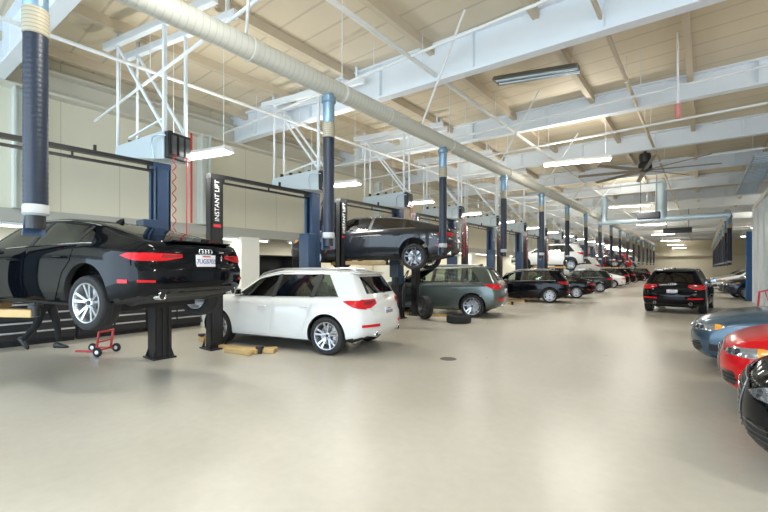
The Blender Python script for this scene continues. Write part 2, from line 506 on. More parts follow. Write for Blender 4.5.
def win_outline(sp, w, grow=0):
    xa0, xa1, xb0, xb1 = w   # rear lower, rear upper, front lower, front upper
    lo = []; up = []
    f = lambda x: sp['belt'](x) + .035 - grow
    g = lambda x: sp['belt'](x) + sp.get('wtop', .80) * (sp['zt'](x) - sp['belt'](x)) + grow
    n = 10
    for i in range(n + 1):
        x = xa0 - grow + (xb0 - xa0 + 2 * grow) * i / n; lo.append((x, f(x)))
    for i in range(n + 1):
        x = xb1 + grow + (xa1 - xb1 - 2 * grow) * i / n; up.append((x, max(g(x), f(x) + .03)))
    return lo + up

def prism_y(mb, outl, y0, y1, mi=0):
    n = len(outl)
    mb.add([(a, y0, b) for a, b in outl] + [(a, y1, b) for a, b in outl],
           [tuple(range(n - 1, -1, -1)), tuple(range(n, 2 * n))] + [(i, (i + 1) % n, n + (i + 1) % n, n + i) for i in range(n)], mi)
def prism_x(mb, outl, x0, x1, mi=0):
    n = len(outl)
    mb.add([(x0, a, b) for a, b in outl] + [(x1, a, b) for a, b in outl],
           [tuple(range(n - 1, -1, -1)), tuple(range(n, 2 * n))] + [(i, (i + 1) % n, n + (i + 1) % n, n + i) for i in range(n)], mi)

def make_wheel(parent, r, loc, side, style, rimmat=ALLOY):
    """tyre with rim, brake disc and cap; side +1 has its outer face towards +y"""
    w = .12
    t = MB(); prof = [(r * .70, -w * .85), (r * .78, -w), (r * .93, -w * .98), (r * .985, -w * .8), (r, -w * .5), (r, -w * .18), (r * .975, -w * .15), (r, -w * .12),
                      (r, w * .12), (r * .975, w * .15), (r, w * .18), (r, w * .5), (r * .985, w * .8), (r * .93, w * .98), (r * .78, w), (r * .70, w * .85)]
    t.rev(prof, 'y', n=40, closed=True)
    tyre = t.build('wheel', RUBBER, parent, True, angle=50); tyre.location = loc
    m = MB()
    bar = [(r * .72, w * .95), (r * .735, w * .90), (r * .70, w * .8), (r * .66, w * .3), (r * .66, -w * .8), (r * .64, -w * .8), (r * .64, w * .3), (r * .67, w * .85), (r * .69, w * .93)]
    m.rev([(a, b * side) for a, b in bar], 'y', n=40, closed=True)
    m.rev([(.02, side * w * .62), (r * .17, side * w * .60), (r * .2, side * w * .5), (r * .2, side * w * .1)], 'y', n=24)
    ns = 5
    def spoke(a0, a1, w0, w1):
        d0 = Vector((math.cos(a0), 0, math.sin(a0))); d1 = Vector((math.cos(a1), 0, math.sin(a1)))
        t0 = Vector((-math.sin(a0), 0, math.cos(a0))); t1 = Vector((-math.sin(a1), 0, math.cos(a1)))
        P = []
        for yy0, yy1 in ((.30, .55), (.56, .88)):
            for (d, tt, rr, ww, yy) in ((d0, t0, r * .14, -w0, yy0), (d0, t0, r * .14, w0, yy0), (d1, t1, r * .69, w1, yy1), (d1, t1, r * .69, -w1, yy1)):
                P.append(d * rr + tt * ww + Vector((0, side * w * yy, 0)))
        m.hexa(P)
    for k in range(ns):
        a = 2 * math.pi * k / ns + math.pi / 2
        if style == 'twin':
            spoke(a - .13, a - .22, r * .045, r * .05); spoke(a + .13, a + .22, r * .045, r * .05)
        else:
            spoke(a, a - .26, r * .06, r * .04); spoke(a, a + .26, r * .06, r * .04)
            spoke(a + math.pi / ns, a + math.pi / ns, r * .05, r * .028)
    m.build('rim', rimmat, tyre, True, angle=30)
    d = MB(); d.rev([(r * .1, side * .0), (r * .52, side * .0), (r * .52, -side * .03), (r * .1, -side * .03)], 'y', n=28)
    d.box(-r * .5, -r * .3, -.03, .03, -r * .22, r * .22)
    d.build('brake_disc', STEEL, tyre, True)
    c = MB(); c.rev([(.001, side * w * .70), (.028, side * w * .69), (.031, side * w * .6)], 'y', n=18)
    for k in range(5):
        a = 2 * math.pi * k / 5; c.tube((.055 * math.cos(a), side * w * .4, .055 * math.sin(a)), (.055 * math.cos(a), side * w * .63, .055 * math.sin(a)), .009, 6)
    c.build('centre_cap', PLASTIC, tyre, True)
    return tyre

def rings_logo(parent, cx, z, face, name='ring_badge', s=1.0, nx=None):
    m = MB(); rr = .034 * s
    for k in range(4):
        y = (k - 1.5) * rr * 1.5
        pts = [(cx, y + rr * math.cos(t * math.pi / 10), z + rr * math.sin(t * math.pi / 10)) for t in range(20)]
        m.path(pts, .0055 * s, 6, closed=True)
    return m.build(name, CHROME, parent, True)

def make_car(kind):
    sp = SPECS[kind]; sh = CarShape(sp); L = sp['L']; r = sp['r']; w0 = sp['wmax']
    root = empty(sp['name'])
    # ---- body shell with wells, cabin and window openings cut out
    body = sh.mb.build('body', [P_BLACK, UNDER, PLASTIC], root)
    me = body.data
    me.update()
    def cutter(mb, m):
        o = mb.build('cut', m); return o
    wells = MB()
    for ax in (sp['ra'], sp['fa']):
        for sd in (-1, 1):
            y0, y1 = (.56 * w0, w0 + .3) if sd > 0 else (-w0 - .3, -.56 * w0)
            wells.rev([(r + .055, y0), (r + .055, y1)], 'y', c=(ax, 0, r - .0), n=48)
    c1 = cutter(wells, UNDER)
    c2 = cutter(loft(sp, frange(sp['cav'][0], sp['cav'][1], .12), cav=True), SEAT)
    wn = MB()
    for w in sp['wins']: prism_y(wn, win_outline(sp, w), -2, 2)
    ws = sp['shield']; prism_x(wn, ws, sp['cav'][1] - .75, L + 1)
    rw = sp['backlight']; prism_x(wn, rw, -1, sp['cav'][0] + sp.get('rwdeep', .6))
    c3 = cutter(wn, PLASTIC)
    for c in (c1, c2, c3):
        md = body.modifiers.new('b', 'BOOLEAN'); md.operation = 'DIFFERENCE'; md.object = c; md.solver = 'EXACT'; md.material_mode = 'TRANSFER'
        md.use_self = (c is c3)
    dg = bpy.context.evaluated_depsgraph_get(); dg.update()
    nm = bpy.data.meshes.new_from_object(body.evaluated_get(dg))
    body.modifiers.clear(); old = body.data; body.data = nm; bpy.data.meshes.remove(old)
    for c in (c1, c2, c3): bpy.data.objects.remove(c)
    mi = {m.name: i for i, m in enumerate(nm.materials) if m}
    for p in nm.polygons:
        if p.material_index == mi[P_BLACK.name] and p.normal.z < -.75 and p.center.z < .42: p.material_index = mi[UNDER.name]
        if sp['suv'] and p.material_index == mi[P_BLACK.name] and p.center.z < .27 and 1.2 < p.center.x < 3.4: p.material_index = mi[UNDER.name]
    nm.shade_smooth(); nm.set_sharp_from_angle(angle=R(38))
    nm.name = kind + '_body'
    # ---- glass, trims
    for w in sp['wins']:
        for v in ('left', 'right'):
            sh.panel(MB(), v, win_outline(sp, w, .012), -.004, .006, .09).build('side_window', sp.get('gl', GLASS), root, True)
    for v in ('left', 'right'):
        for wa, wb_ in zip(sp['wins'][:-1], sp['wins'][1:]):
            sh.panel(MB(), v, win_outline(sp, (wa[2] + .006, wa[3] + .006, wb_[0] - .006, wb_[1] - .006), .008), .002, .01, .06).build('pillar_trim', PLASTIC, root, True)
        tr = MB()
        xa = sp['wins'][0][0] - .03; xb = sp['wins'][-1][2] + .03
        lo = [(x, sp['belt'](x) + .02) for x in frange(xa, xb, .12)]
        sh.line(tr, v, lo, .007, .003)
        up = [(x, sp['belt'](x) + (sp.get('wtop', .8) + .05) * (sp['zt'](x) - sp['belt'](x)) + .01) for x in frange(sp['wins'][0][1] - .02, sp['wins'][-1][3] + .03, .1)]
        sh.line(tr, v, up, .007, .003)
        tr.build('window_trim', CHROME if not sp['suv'] else ALLOY, root, True)
    grow = lambda o, g: [(a * (1 + g), b + (g * .4 if b > sum(q[1] for q in o) / len(o) else -g * .4)) for a, b in o]
    sh.panel(MB(), 'front', grow(ws, .02), -.002, .006, .08).build('windscreen', GLASS, root, True)
    sh.panel(MB(), 'rear', grow(rw, .02), -.002, .006, .08).build('rear_window', DGLASS if sp['suv'] else GLASS, root, True)
    # ---- doors, one mesh each with the origin at the hinge
    for v, sd in (('left', 1), ('right', -1)):
        for (nmz, o) in zip(('front', 'rear'), sp['doors']):
            out = [(x, (sp['belt'](x) - .004 if z > .8 else z)) for x, z in o]
            mb = sh.panel(MB(), v, out, .006, .02, .06)
            hx = max(x for x, z in o)
            hy = sh.hit(v, hx - .02, .6)[0].y
            mb.v = [(a - hx, b - hy, c) for a, b, c in mb.v]
            d = mb.build('door', P_BLACK, root, True, loc=(hx, hy, 0)); d['side'] = v; d['which'] = nmz
            xh = min(x for x, z in o) + .24; zh = sp['belt'](xh) - .15
            q = sh.hit(v, xh, zh)[0]
            hm = MB(); hm.path([(xh - .11 - hx, q.y - hy, zh), (xh - .09 - hx, q.y + sd * .035 - hy, zh), (xh + .08 - hx, q.y + sd * .035 - hy, zh), (xh + .1 - hx, q.y - hy, zh)], [.011, .014, .014, .011], 8)
            hm.build('door_handle', P_BLACK, d, True)
    # ---- bonnet with hinge origin, boot lid or tailgate
    x0, x1 = sp['hood']
    wb = lambda x: sp['w'](x) * .80
    o = [(x, -wb(x) * (1 if x < x1 - .15 else .9)) for x in frange(x0, x1, .15)] + [(x, wb(x) * (1 if x < x1 - .15 else .9)) for x in reversed(frange(x0, x1, .15))]
    mb = sh.panel(MB(), 'top', o, .006, .014, .09); hz = sp['zt'](x0)
    mb.v = [(a - x0, b, c - hz) for a, b, c in mb.v]
    mb.build('bonnet', P_BLACK, root, True, loc=(x0, 0, hz))
    sh.panel(MB(), 'rear', sp['lid'], .006, .014, .07).build('tailgate' if sp['suv'] else 'boot_lid', P_BLACK, root, True)
    # ---- bumpers and lower trims
    mb = MB(); sh.panel(mb, 'rear', sp['diffuser'], .008, .02, .08)
    mb.build('rear_valance', P_BLACK if sp['suv'] else PLASTIC, root, True)
    # ---- lamps
    for s in (-1, 1):
        m = MB(); sh.panel(m, 'rear', [(s * a, b) for a, b in sp['tail']], .012, .03, .05)
        sv = 'left' if s > 0 else 'right'
        sh.panel(m, sv, sp['tailside'], .010, .03, .05)
        t = m.build('tail_lamp', REDL, root, True)
        m = MB(); sh.panel(m, 'rear', [(s * a, b) for a, b in sp['tailin']], .016, .02, .05); m.build('lamp_insert', DREDL, t, True)
        m = MB(); sh.panel(m, 'rear', [(s * a, b) for a, b in sp['refl']], .014, .02, .05)
        m.build('rear_reflector', REDL, root, True)
        if not sp['suv']:
            m = MB(); sh.panel(m, sv, [(.30, .50), (.44, .50), (.44, .545), (.30, .545)], .008, .02, .05); m.build('side_marker', REDL, root, True)
        m = MB(); sh.panel(m, 'front', [(s * a, b) for a, b in sp['head']], .010, .03, .05)
        sh.panel(m, sv, sp['headside'], .008, .03, .05)
        hl = m.build('headlamp', CLEARL, root, True)
        m = MB(); sh.panel(m, sv, sp['amber'], .014, .02, .04); m.build('indicator', AMBER, hl, True)
        for (a, b, rr) in sp['proj']:
            q = sh.hit('front', s * a, b)[0]
            MB().tube(q + Vector((-.02, 0, 0)), q + Vector((.022, 0, 0)), rr, 16).build('lens', PLASTIC, hl, True)
        m = MB(); sh.panel(m, 'front', [(s * a, b) for a, b in sp['intake']], .006, .02, .06)
        sh.panel(m, sv, sp['intakeside'], .005, .02, .05)
        it = m.build('air_intake', PLASTIC, root, True)
        m = MB()
        for k in range(3):
            zz = sp['intake'][0][1] + .05 + k * .045
            sh.line(m, 'front', [(s * .5, zz), (s * .80, zz)], .006, .012)
        if m.v: m.build('intake_slat', DALLOY, it, True)
    # ---- grille
    m = MB(); sh.panel(m, 'front', sp['grille'], .008, .02, .06); g = m.build('grille', PLASTIC, root, True)
    m = MB(); sh.line(m, 'front', sp['grille'], .005, .007, True); m.build('grille_frame', ALLOY, g, True)
    m = MB(); zs = [p[1] for p in sp['grille']]
    z = min(zs) + .05
    while z < max(zs) - .03:
        ww = .28 + .1 * (z - min(zs)) / (max(zs) - min(zs)); sh.line(m, 'front', [(-ww, z), (ww, z)], .006, .012, step=.1); z += .05
    m.build('grille_slat', DALLOY, g, True)
    q = sh.hit('front', 0, max(zs) - .1)[0]; rings_logo(g, q.x + .02, max(zs) - .1, 1)
    # ---- number plate and badge behind
    pz = sp['plate']; q = sh.hit('rear', 0, pz)[0]; q2 = sh.hit('rear', 0, pz + .07)[0]; px = min(q.x, q2.x) - .018
    pl = MB().box(px - .006, px + .03, -.16, .16, pz - .08, pz + .08).build('number_plate', PLATE, root, bevel=.004)
    text_mesh('7UGS703', .085, PLATEB, pl, Matrix.Translation((px - .008, 0, pz - .01)) @ Euler((R(90), 0, R(-90))).to_matrix().to_4x4(), 'plate_number')
    MB().box(px - .009, px - .004, -.07, .07, pz + .052, pz + .068).build('plate_header', REDP, pl)
    lz = sp['logo']; q = sh.hit('rear', 0, lz)[0]; rings_logo(root, q.x - .015, lz, -1, 's' and 'ring_badge')
    # ---- mirrors
    for s in (-1, 1):
        mx, mz = sp['mirror']; y = sh.hit('left', mx, mz)[0].y
        m = MB(); m.path([(mx, s * (y - .02), mz), (mx, s * (y + .08), mz + .02)], .02, 8)
        mm = m.build('mirror', P_BLACK, root, True)
        m = MB()
        m.rev([(.001, .10), (.05, .09), (.085, .05), (.10, 0), (.098, -.02), (.001, -.025)], 'x', n=20)
        m.v = [(a + mx, s * (y + .13) + b * 1.1, mz + .06 + c * .78) for a, b, c in m.v]
        m.build('mirror_housing', P_BLACK, mm, True, angle=60)
        m = MB().box(mx - .03, mx - .026, s * (y + .13) - .08, s * (y + .13) + .08, mz + .01, mz + .11); m.build('mirror_glass', mat('mirror_glass', (.35, .37, .4), .08, 1), mm)
    # ---- cabin
    fx, rx = sp['seats']; sz = .46
    def seat(x, y, wd, nm='seat'):
        m = MB()
        m.box(x - .05, x + .48, y - wd / 2, y + wd / 2, sz, sz + .16)
        m.hexa([(x - .12, y - wd / 2, sz + .1), (x + .04, y - wd / 2, sz + .1), (x + .04, y + wd / 2, sz + .1), (x - .12, y + wd / 2, sz + .1),
                (x - .32, y - wd / 2 + .05, sz + .68), (x - .2, y - wd / 2 + .05, sz + .68), (x - .2, y + wd / 2 - .05, sz + .68), (x - .32, y + wd / 2 - .05, sz + .68)])
        n = max(1, int(wd / .5))
        for k in range(n):
            yy = y + (k - (n - 1) / 2) * .5; m.box(x - .33, x - .23, yy - .12, yy + .12, sz + .70, sz + .87)
        m.build(nm, SEAT, root, True, bevel=.03)
    seat(fx, .38, .5); seat(fx, -.38, .5); sz = .46 if sp['suv'] else .36; seat(rx, 0, 1.15, 'rear_seat'); sz = .46
    m = MB(); x1 = sp['cav'][1]; zd = sp['belt'](x1) - .04
    m.hexa([(x1 - .45, -.7, .6), (x1 - .02, -.7, .6), (x1 - .02, .7, .6), (x1 - .45, .7, .6), (x1 - .42, -.7, zd - .02), (x1 - .02, -.7, zd), (x1 - .02, .7, zd), (x1 - .42, .7, zd - .02)])
    m.build('dashboard', PLASTIC, root, bevel=.03)
    m = MB(); cx = x1 - .6; m.path([(cx + .06 * math.sin(t * math.pi / 8), .38 + .185 * math.cos(t * math.pi / 8), zd - .03 + .17 * math.sin(t * math.pi / 8)) for t in range(16)], .014, 8, closed=True)
    m.tube((cx, .38, zd - .03), (cx + .2, .38, zd - .08), .03); m.build('steering_wheel', PLASTIC, root, True)
    # ---- underside
    for s in ((-1, 1)):
        q = sh.hit('rear', s * sp['pipe_y'], sp['pipe_z'])
        px = q[0].x if q else .15
        m = MB(); m.path([(px + 1.0, s * sp['pipe_y'] * .6, .26), (px + .5, s * sp['pipe_y'], .28), (px + .1, s * sp['pipe_y'], sp['pipe_z'] - .01), (px - .03, s * sp['pipe_y'], sp['pipe_z'])], [.03, .09, .045, .045], 14)
        ep = m.build('exhaust_pipe', UNDER, root, True)
        m = MB(); m.rev([(.046, px - .045), (.052, px - .04), (.052, px + .06), (.040, px + .05), (.040, px - .04)], 'x', c=(0, s * sp['pipe_y'], sp['pipe_z']), n=20, closed=True); m.build('tailpipe_tip', CHROME, ep, True)
    for ax in (sp['ra'], sp['fa']):
        m = MB(); m.box(ax - .12, ax + .12, -.62, .62, .21, .33); m.tube((ax, -.7, r), (ax, .7, r), .03); m.build('axle', UNDER, root)
    # ---- roof fittings
    if sp['suv']:
        for s in (-1, 1):
            pts = []
            for x in frange(.75, 2.85, .15):
                zz = sh.hit('top', x, s * .60)[0].z; e = min(x - .75, 2.85 - x); pts.append((x, s * .60, zz + (.035 if e > .1 else .0)))
            MB().path(pts, .017, 8).build('roof_rail', ALLOY, root, True)
        o = [(-.55, 1.545), (.55, 1.545), (.5, 1.60), (-.5, 1.60)]
        zz = sp['zt'](.3); xx = sh.hit('rear', 0, zz - .06)[0].x
        m = MB(); m.hexa([(xx - .05, -.56, zz - .05), (xx + .25, -.60, zz - .02), (xx + .25, .60, zz - .02), (xx - .05, .56, zz - .05), (xx - .04, -.56, zz - .025), (xx + .25, -.58, zz + .0), (xx + .25, .58, zz + .0), (xx - .04, .56, zz - .025)])
        m.build('rear_spoiler', P_BLACK, root, bevel=.01)
        q = sh.hit('rear', .0, 1.14)[0]; m = MB(); m.path([(q.x - .02, 0, 1.16), (q.x + .07, .2, 1.19), (q.x + .09, .42, 1.21)], .008, 6); m.build('rear_wiper', PLASTIC, root)
    else:
        xx = .09; zz = sh.hit('top', xx + .06, 0)[0].z
        m = MB(); m.hexa([(xx - .02, -.5, zz - .0), (xx + .12, -.55, zz - .01), (xx + .12, .55, zz - .01), (xx - .02, .5, zz - .0), (xx - .025, -.5, zz + .02), (xx + .1, -.53, zz + .012), (xx + .1, .53, zz + .012), (xx - .025, .5, zz + .02)])
        m.build('rear_spoiler', P_BLACK, root, bevel=.006)
    q = sh.hit('top', sp['finx'], 0)[0]
    m = MB(); m.hexa([(q.x - .08, -.025, q.z - .01), (q.x + .1, -.02, q.z - .01), (q.x + .1, .02, q.z - .01), (q.x - .08, .025, q.z - .01), (q.x - .09, -.006, q.z + .055), (q.x - .02, -.006, q.z + .05), (q.x - .02, .006, q.z + .05), (q.x - .09, .006, q.z + .055)])
    m.build('roof_antenna', P_BLACK, root)
    # ---- wheels
    for ax, nmz in ((sp['ra'], 'rear'), (sp['fa'], 'front')):
        for sd in (1, -1):
            wh = make_wheel(root, r, (ax, sd * (w0 - .135), r), sd, sp['style'])
            wh['corner'] = nmz + ('_left' if sd > 0 else '_right')
    return root

SPECS = {}
L = 4.97
SPECS['sedan'] = dict(name='fastback_sedan', suv=False, L=L, wmax=.955, r=.345, ra=1.02, fa=3.94, cr=.22, cf=.24, style='twin',
    zt=pchip([(0, .985), (.12, 1.02), (.35, 1.075), (.9, 1.205), (1.5, 1.335), (2.2, 1.415), (2.75, 1.41), (3.1, 1.32), (3.75, 1.03), (4.2, .975), (4.65, .90), (4.97, .80)]),
    belt=pchip([(0, .90), (.5, .95), (1.1, .975), (2, .96), (3.0, .93), (3.75, .905), (4.3, .86), (4.97, .71)]),
    w=pchip([(0, .90), (.5, .945), (1.1, .957), (2.2, .948), (3.3, .945), (3.95, .953), (4.5, .94), (4.97, .88)]),
    wr=pchip([(0, .74), (.4, .70), (1.0, .63), (2.2, .59), (3.0, .60), (3.75, .68), (4.3, .72), (4.97, .68)]),
    zb=pchip([(0, .33), (.4, .27), (.8, .19), (4.2, .19), (4.6, .19), (4.97, .21)]),
    xr=pchip([(.2, .14), (.35, .05), (.5, .0), (.68, .0), (.72, .035), (.95, .05), (1.2, .1)]),
    xf=pchip([(.2, .12), (.3, .03), (.5, 0), (.68, .03), (.8, .09), (1.0, .2)]),
    wins=[(1.02, 1.24, 1.28, 1.30), (1.34, 1.36, 2.25, 2.20), (2.33, 2.28, 3.52, 2.98)], wtop=.80,
    shield=[(-.66, 1.07), (.66, 1.07), (.54, 1.345), (-.54, 1.345)], backlight=[(-.56, 1.13), (.56, 1.13), (.50, 1.335), (-.50, 1.335)], rwdeep=1.1,
    cav=(.62, 3.62), doors=[[(2.3, .27), (3.42, .27), (3.5, .45), (3.52, .9), (2.28, .9), (2.29, .5)], [(1.62, .27), (2.285, .27), (2.27, .5), (2.265, .9), (1.25, .9), (1.3, .78), (1.45, .62), (1.52, .45)]],
    hood=(3.8, 4.72), lid=[(-.60, .745), (.60, .745), (.63, .94), (.4, .975), (-.4, .975), (-.63, .94)],
    diffuser=[(-.62, .30), (.62, .30), (.66, .42), (-.66, .42)],
    tail=[(.36, .81), (.60, .765), (.84, .765), (.87, .83), (.80, .865), (.36, .855)], tailside=[(.14, .765), (.26, .77), (.42, .83), (.34, .86), (.16, .86)],
    tailin=[(.36, .83), (.56, .80), (.62, .81), (.60, .845), (.36, .845)], refl=[(.70, .505), (.86, .51), (.86, .54), (.70, .53)],
    head=[(.50, .675), (.64, .645), (.82, .655), (.84, .745), (.68, .745)], headside=[(4.50, .70), (4.66, .65), (4.80, .65), (4.78, .74), (4.55, .77), (4.46, .765)],
    amber=[(4.49, .74), (4.53, .70), (4.60, .675), (4.60, .76), (4.55, .765)], proj=[(.66, .695, .03), (.76, .70, .034)],
    intake=[(.46, .30), (.74, .30), (.80, .36), (.76, .46), (.52, .44)], intakeside=[(4.5, .33), (4.68, .33), (4.68, .44), (4.56, .44)],
    grille=[(-.22, .27), (.22, .27), (.36, .52), (.37, .64), (.33, .73), (-.33, .73), (-.37, .64), (-.36, .52)],
    plate=.775, logo=.90, mirror=(3.35, .97), seats=(2.35, 1.45), pipe_y=.60, pipe_z=.335, finx=1.75)
L2 = 4.63
SPECS['suv'] = dict(name='sport_utility_car', suv=True, L=L2, wmax=.945, r=.365, ra=.92, fa=3.72, cr=.20, cf=.34, style='twin',
    zt=pchip([(0, 1.535), (.5, 1.60), (1.3, 1.645), (2.1, 1.64), (2.6, 1.56), (3.35, 1.17), (3.55, 1.12), (3.9, 1.07), (4.3, .97), (4.63, .86)]),
    belt=pchip([(0, 1.04), (.6, 1.075), (1.2, 1.06), (2.4, 1.035), (3.4, 1.01), (4.0, .93), (4.63, .76)]),
    w=pchip([(0, .91), (.5, .94), (1.0, .948), (2.2, .935), (3.2, .935), (3.75, .945), (4.2, .935), (4.63, .88)]),
    wr=pchip([(0, .63), (.5, .655), (1.3, .66), (2.4, .65), (3.4, .73), (4.0, .75), (4.63, .70)]),
    zb=pchip([(0, .36), (.4, .28), (.8, .22), (3.9, .22), (4.3, .25), (4.63, .32)]),
    xr=pchip([(.25, .14), (.4, .04), (.55, 0), (.72, .0), (.78, .035), (1.05, .09), (1.2, .19), (1.52, .42), (1.65, .5)]),
    xf=pchip([(.2, .12), (.35, .03), (.6, 0), (.8, .04), (.95, .12), (1.1, .2)]),
    wins=[(.68, .98, 1.22, 1.12), (1.32, 1.22, 2.18, 2.12), (2.27, 2.20, 3.30, 2.72)], wtop=.80,
    shield=[(-.68, 1.20), (.68, 1.20), (.58, 1.56), (-.58, 1.56)], backlight=[(-.60, 1.16), (.60, 1.16), (.50, 1.48), (-.50, 1.48)], rwdeep=.9,
    cav=(.5, 3.28), doors=[[(2.24, .33), (3.22, .33), (3.32, .6), (3.33, .95), (2.23, .95), (2.23, .6)], [(1.52, .33), (2.225, .33), (2.215, .6), (2.21, .95), (1.18, .95), (1.2, .85), (1.36, .65), (1.44, .48)]],
    hood=(3.45, 4.42), lid=[(-.52, .60), (.52, .60), (.66, .92), (.64, 1.12), (-.64, 1.12), (-.66, .92)],
    diffuser=[(-.66, .38), (.66, .38), (.72, .47), (-.72, .47)],
    tail=[(.44, .98), (.62, .90), (.84, .90), (.86, .97), (.80, 1.06), (.46, 1.06)], tailside=[(.16, .88), (.34, .92), (.56, 1.03), (.42, 1.045), (.18, 1.045)],
    tailin=[(.48, 1.0), (.6, .96), (.76, .97), (.76, 1.03), (.5, 1.035)], refl=[(.44, .545), (.86, .56), (.86, .605), (.44, .60)],
    head=[(.42, .74), (.64, .72), (.82, .75), (.84, .86), (.62, .85), (.42, .82)], headside=[(4.02, .82), (4.25, .75), (4.36, .75), (4.32, .86), (4.1, .90), (3.98, .89)],
    amber=[(4.02, .85), (4.08, .82), (4.16, .81), (4.15, .885), (4.06, .895)], proj=[(.54, .78, .03), (.68, .79, .034)],
    intake=[(.48, .42), (.76, .42), (.8, .5), (.76, .60), (.52, .58)], intakeside=[(4.2, .45), (4.36, .45), (4.36, .58), (4.26, .58)],
    grille=[(-.26, .38), (.26, .38), (.38, .64), (.40, .76), (.36, .86), (-.36, .86), (-.40, .76), (-.38, .64)],
    plate=.80, logo=1.08, mirror=(3.12, 1.09), seats=(2.15, 1.25), pipe_y=.52, pipe_z=.40, finx=.85)
MASTER = {k: make_car(k) for k in SPECS}
CARS = {}
def car(kind, p, R0, heading, label, cat='car', lift=0, droop=.1, scale=1, name=None, group=None, rim=None, nose=False, skip=(), glassm=None, steer=0, clip=None):
    """place a copy with its rear centre (or its nose) at R0, heading in degrees"""
    swap = {P_BLACK.name: p}
    if rim: swap[ALLOY.name] = rim
    if glassm: swap[GLASS.name] = glassm
    sp = SPECS[kind]; f = Vector((math.cos(R(heading)), math.sin(R(heading))))
    x, y = R0
    if nose: x -= f.x * sp['L'] * scale; y -= f.y * sp['L'] * scale
    c = copy_tree(MASTER[kind], None, swap, skip)
    if name: c.name = name
    c.location = (x, y, lift); c.rotation_euler = (0, 0, R(heading)); c.scale = (scale,) * 3
    if lift:
        for ch in c.children:
            if ch.name.split('.')[0] in ('wheel', 'axle'): ch.location.z -= droop
    tag(c, label, cat, group)
    return c
HD = 194
c_a7 = car('sedan', P_BLACK, (-5.25, 2.66), 197.5, 'glossy black fastback with red tail lamps raised on the nearest lift at the left', lift=.97)
c_q5 = car('suv', P_WHITE, (-4.86, 6.2), HD, 'white five-door sport utility car standing on the floor between the two raised dark cars')
c_a5 = car('sedan', P_GREY, (-5.16, 9.62), 199, 'dark grey fastback raised high on a lift above and behind the white car', lift=1.70, rim=DALLOY)
c_q7 = car('suv', P_GREEN, (-5.2, 13.1), HD, 'grey-green large sport utility car with its front door open on the floor', scale=1.07, rim=ALLOY)
c_b6 = car('suv', P_BLACK, (-4.95, 20.35), HD, 'black sport utility car with open front door parked beyond the grey-green one', scale=.97)
c_b7 = car('sedan', P_BLACK, (-4.6, 24.2), HD, 'low black car with bright rims beside the black sport utility car', scale=.95)
c_w8 = car('suv', P_WHITE, (-5.9, 28.1), HD, 'white car raised highest on a lift in the middle distance', lift=1.6)
c_w9 = car('suv', P_WHITE, (-5.95, 33.4), HD, 'white car raised to waist height behind the low black car', lift=.85)
c_d9 = car('suv', P_GREY, (-4.8, 31.0), HD, 'dark grey car on the floor just before the white saloon in the distance', scale=.93)
c_w10 = car('sedan', P_WHITE, (-5.0, 38.0), HD, 'white saloon on the floor in the distant row', scale=.95)
far = [(42.0, 'suv', P_BLACK, 0, 'black car on the floor right after the distant white saloon'), (45.6, 'sedan', P_GREY, 1.85, 'dark car raised on a lift in the far part of the row'),
       (46.2, 'suv', P_BLACK, 0, 'black car on the floor in the far row, beside the raised red car'), (49.8, 'suv', P_RED, 1.5, 'red car raised on a far lift'), (53.4, 'sedan', P_BLACK, 0, 'black low car near the far end of the left row'),
       (57, 'suv', P_SILV, 1.5, 'silver car on the last raised lift of the left row'), (60.6, 'suv', P_BLACK, 0, 'last dark car at the far end of the left row')]
for y, k, p, lf, lb in far: car(k, p, (-5.2 - (.8 if lf else 0), y), HD, lb, lift=lf)
c_far = car('suv', P_BLACK, (-.86, 17.3), 86, 'black sport utility car seen from behind, parked in the middle of the aisle')
c_blue = car('sedan', P_BLUE, (-.15, 9.1), 176, 'blue-grey car nosing in from the right behind the red one', nose=True, scale=.98)
c_red = car('sedan', P_RED, (.17, 6.85), 176, 'bright red car nosing in from the right edge', nose=True, scale=.98)
c_blk = car('sedan', P_BLACK, (.26, 4.85), 176, 'black car nose cut off at the lower right corner', nose=True, scale=.98)
c_nv = car('suv', P_NAVY, (.75, 28.6), 190, 'navy blue car parked beside the blue post at the right', nose=True)
c_wr = car('suv', P_WHITE, (.35, 34.5), 190, 'white car parked right of the aisle behind the black one', nose=True)
car('suv', P_SILV, (.4, 41.5), 190, 'silver car parked in the far right row', nose=True)
for k in list(MASTER):
    def kill(o):
        for ch in list(o.children): kill(ch)
        bpy.data.objects.remove(o)
    kill(MASTER[k])

def kids(o, base): return [c for c in o.children if c.name.split('.')[0] == base]
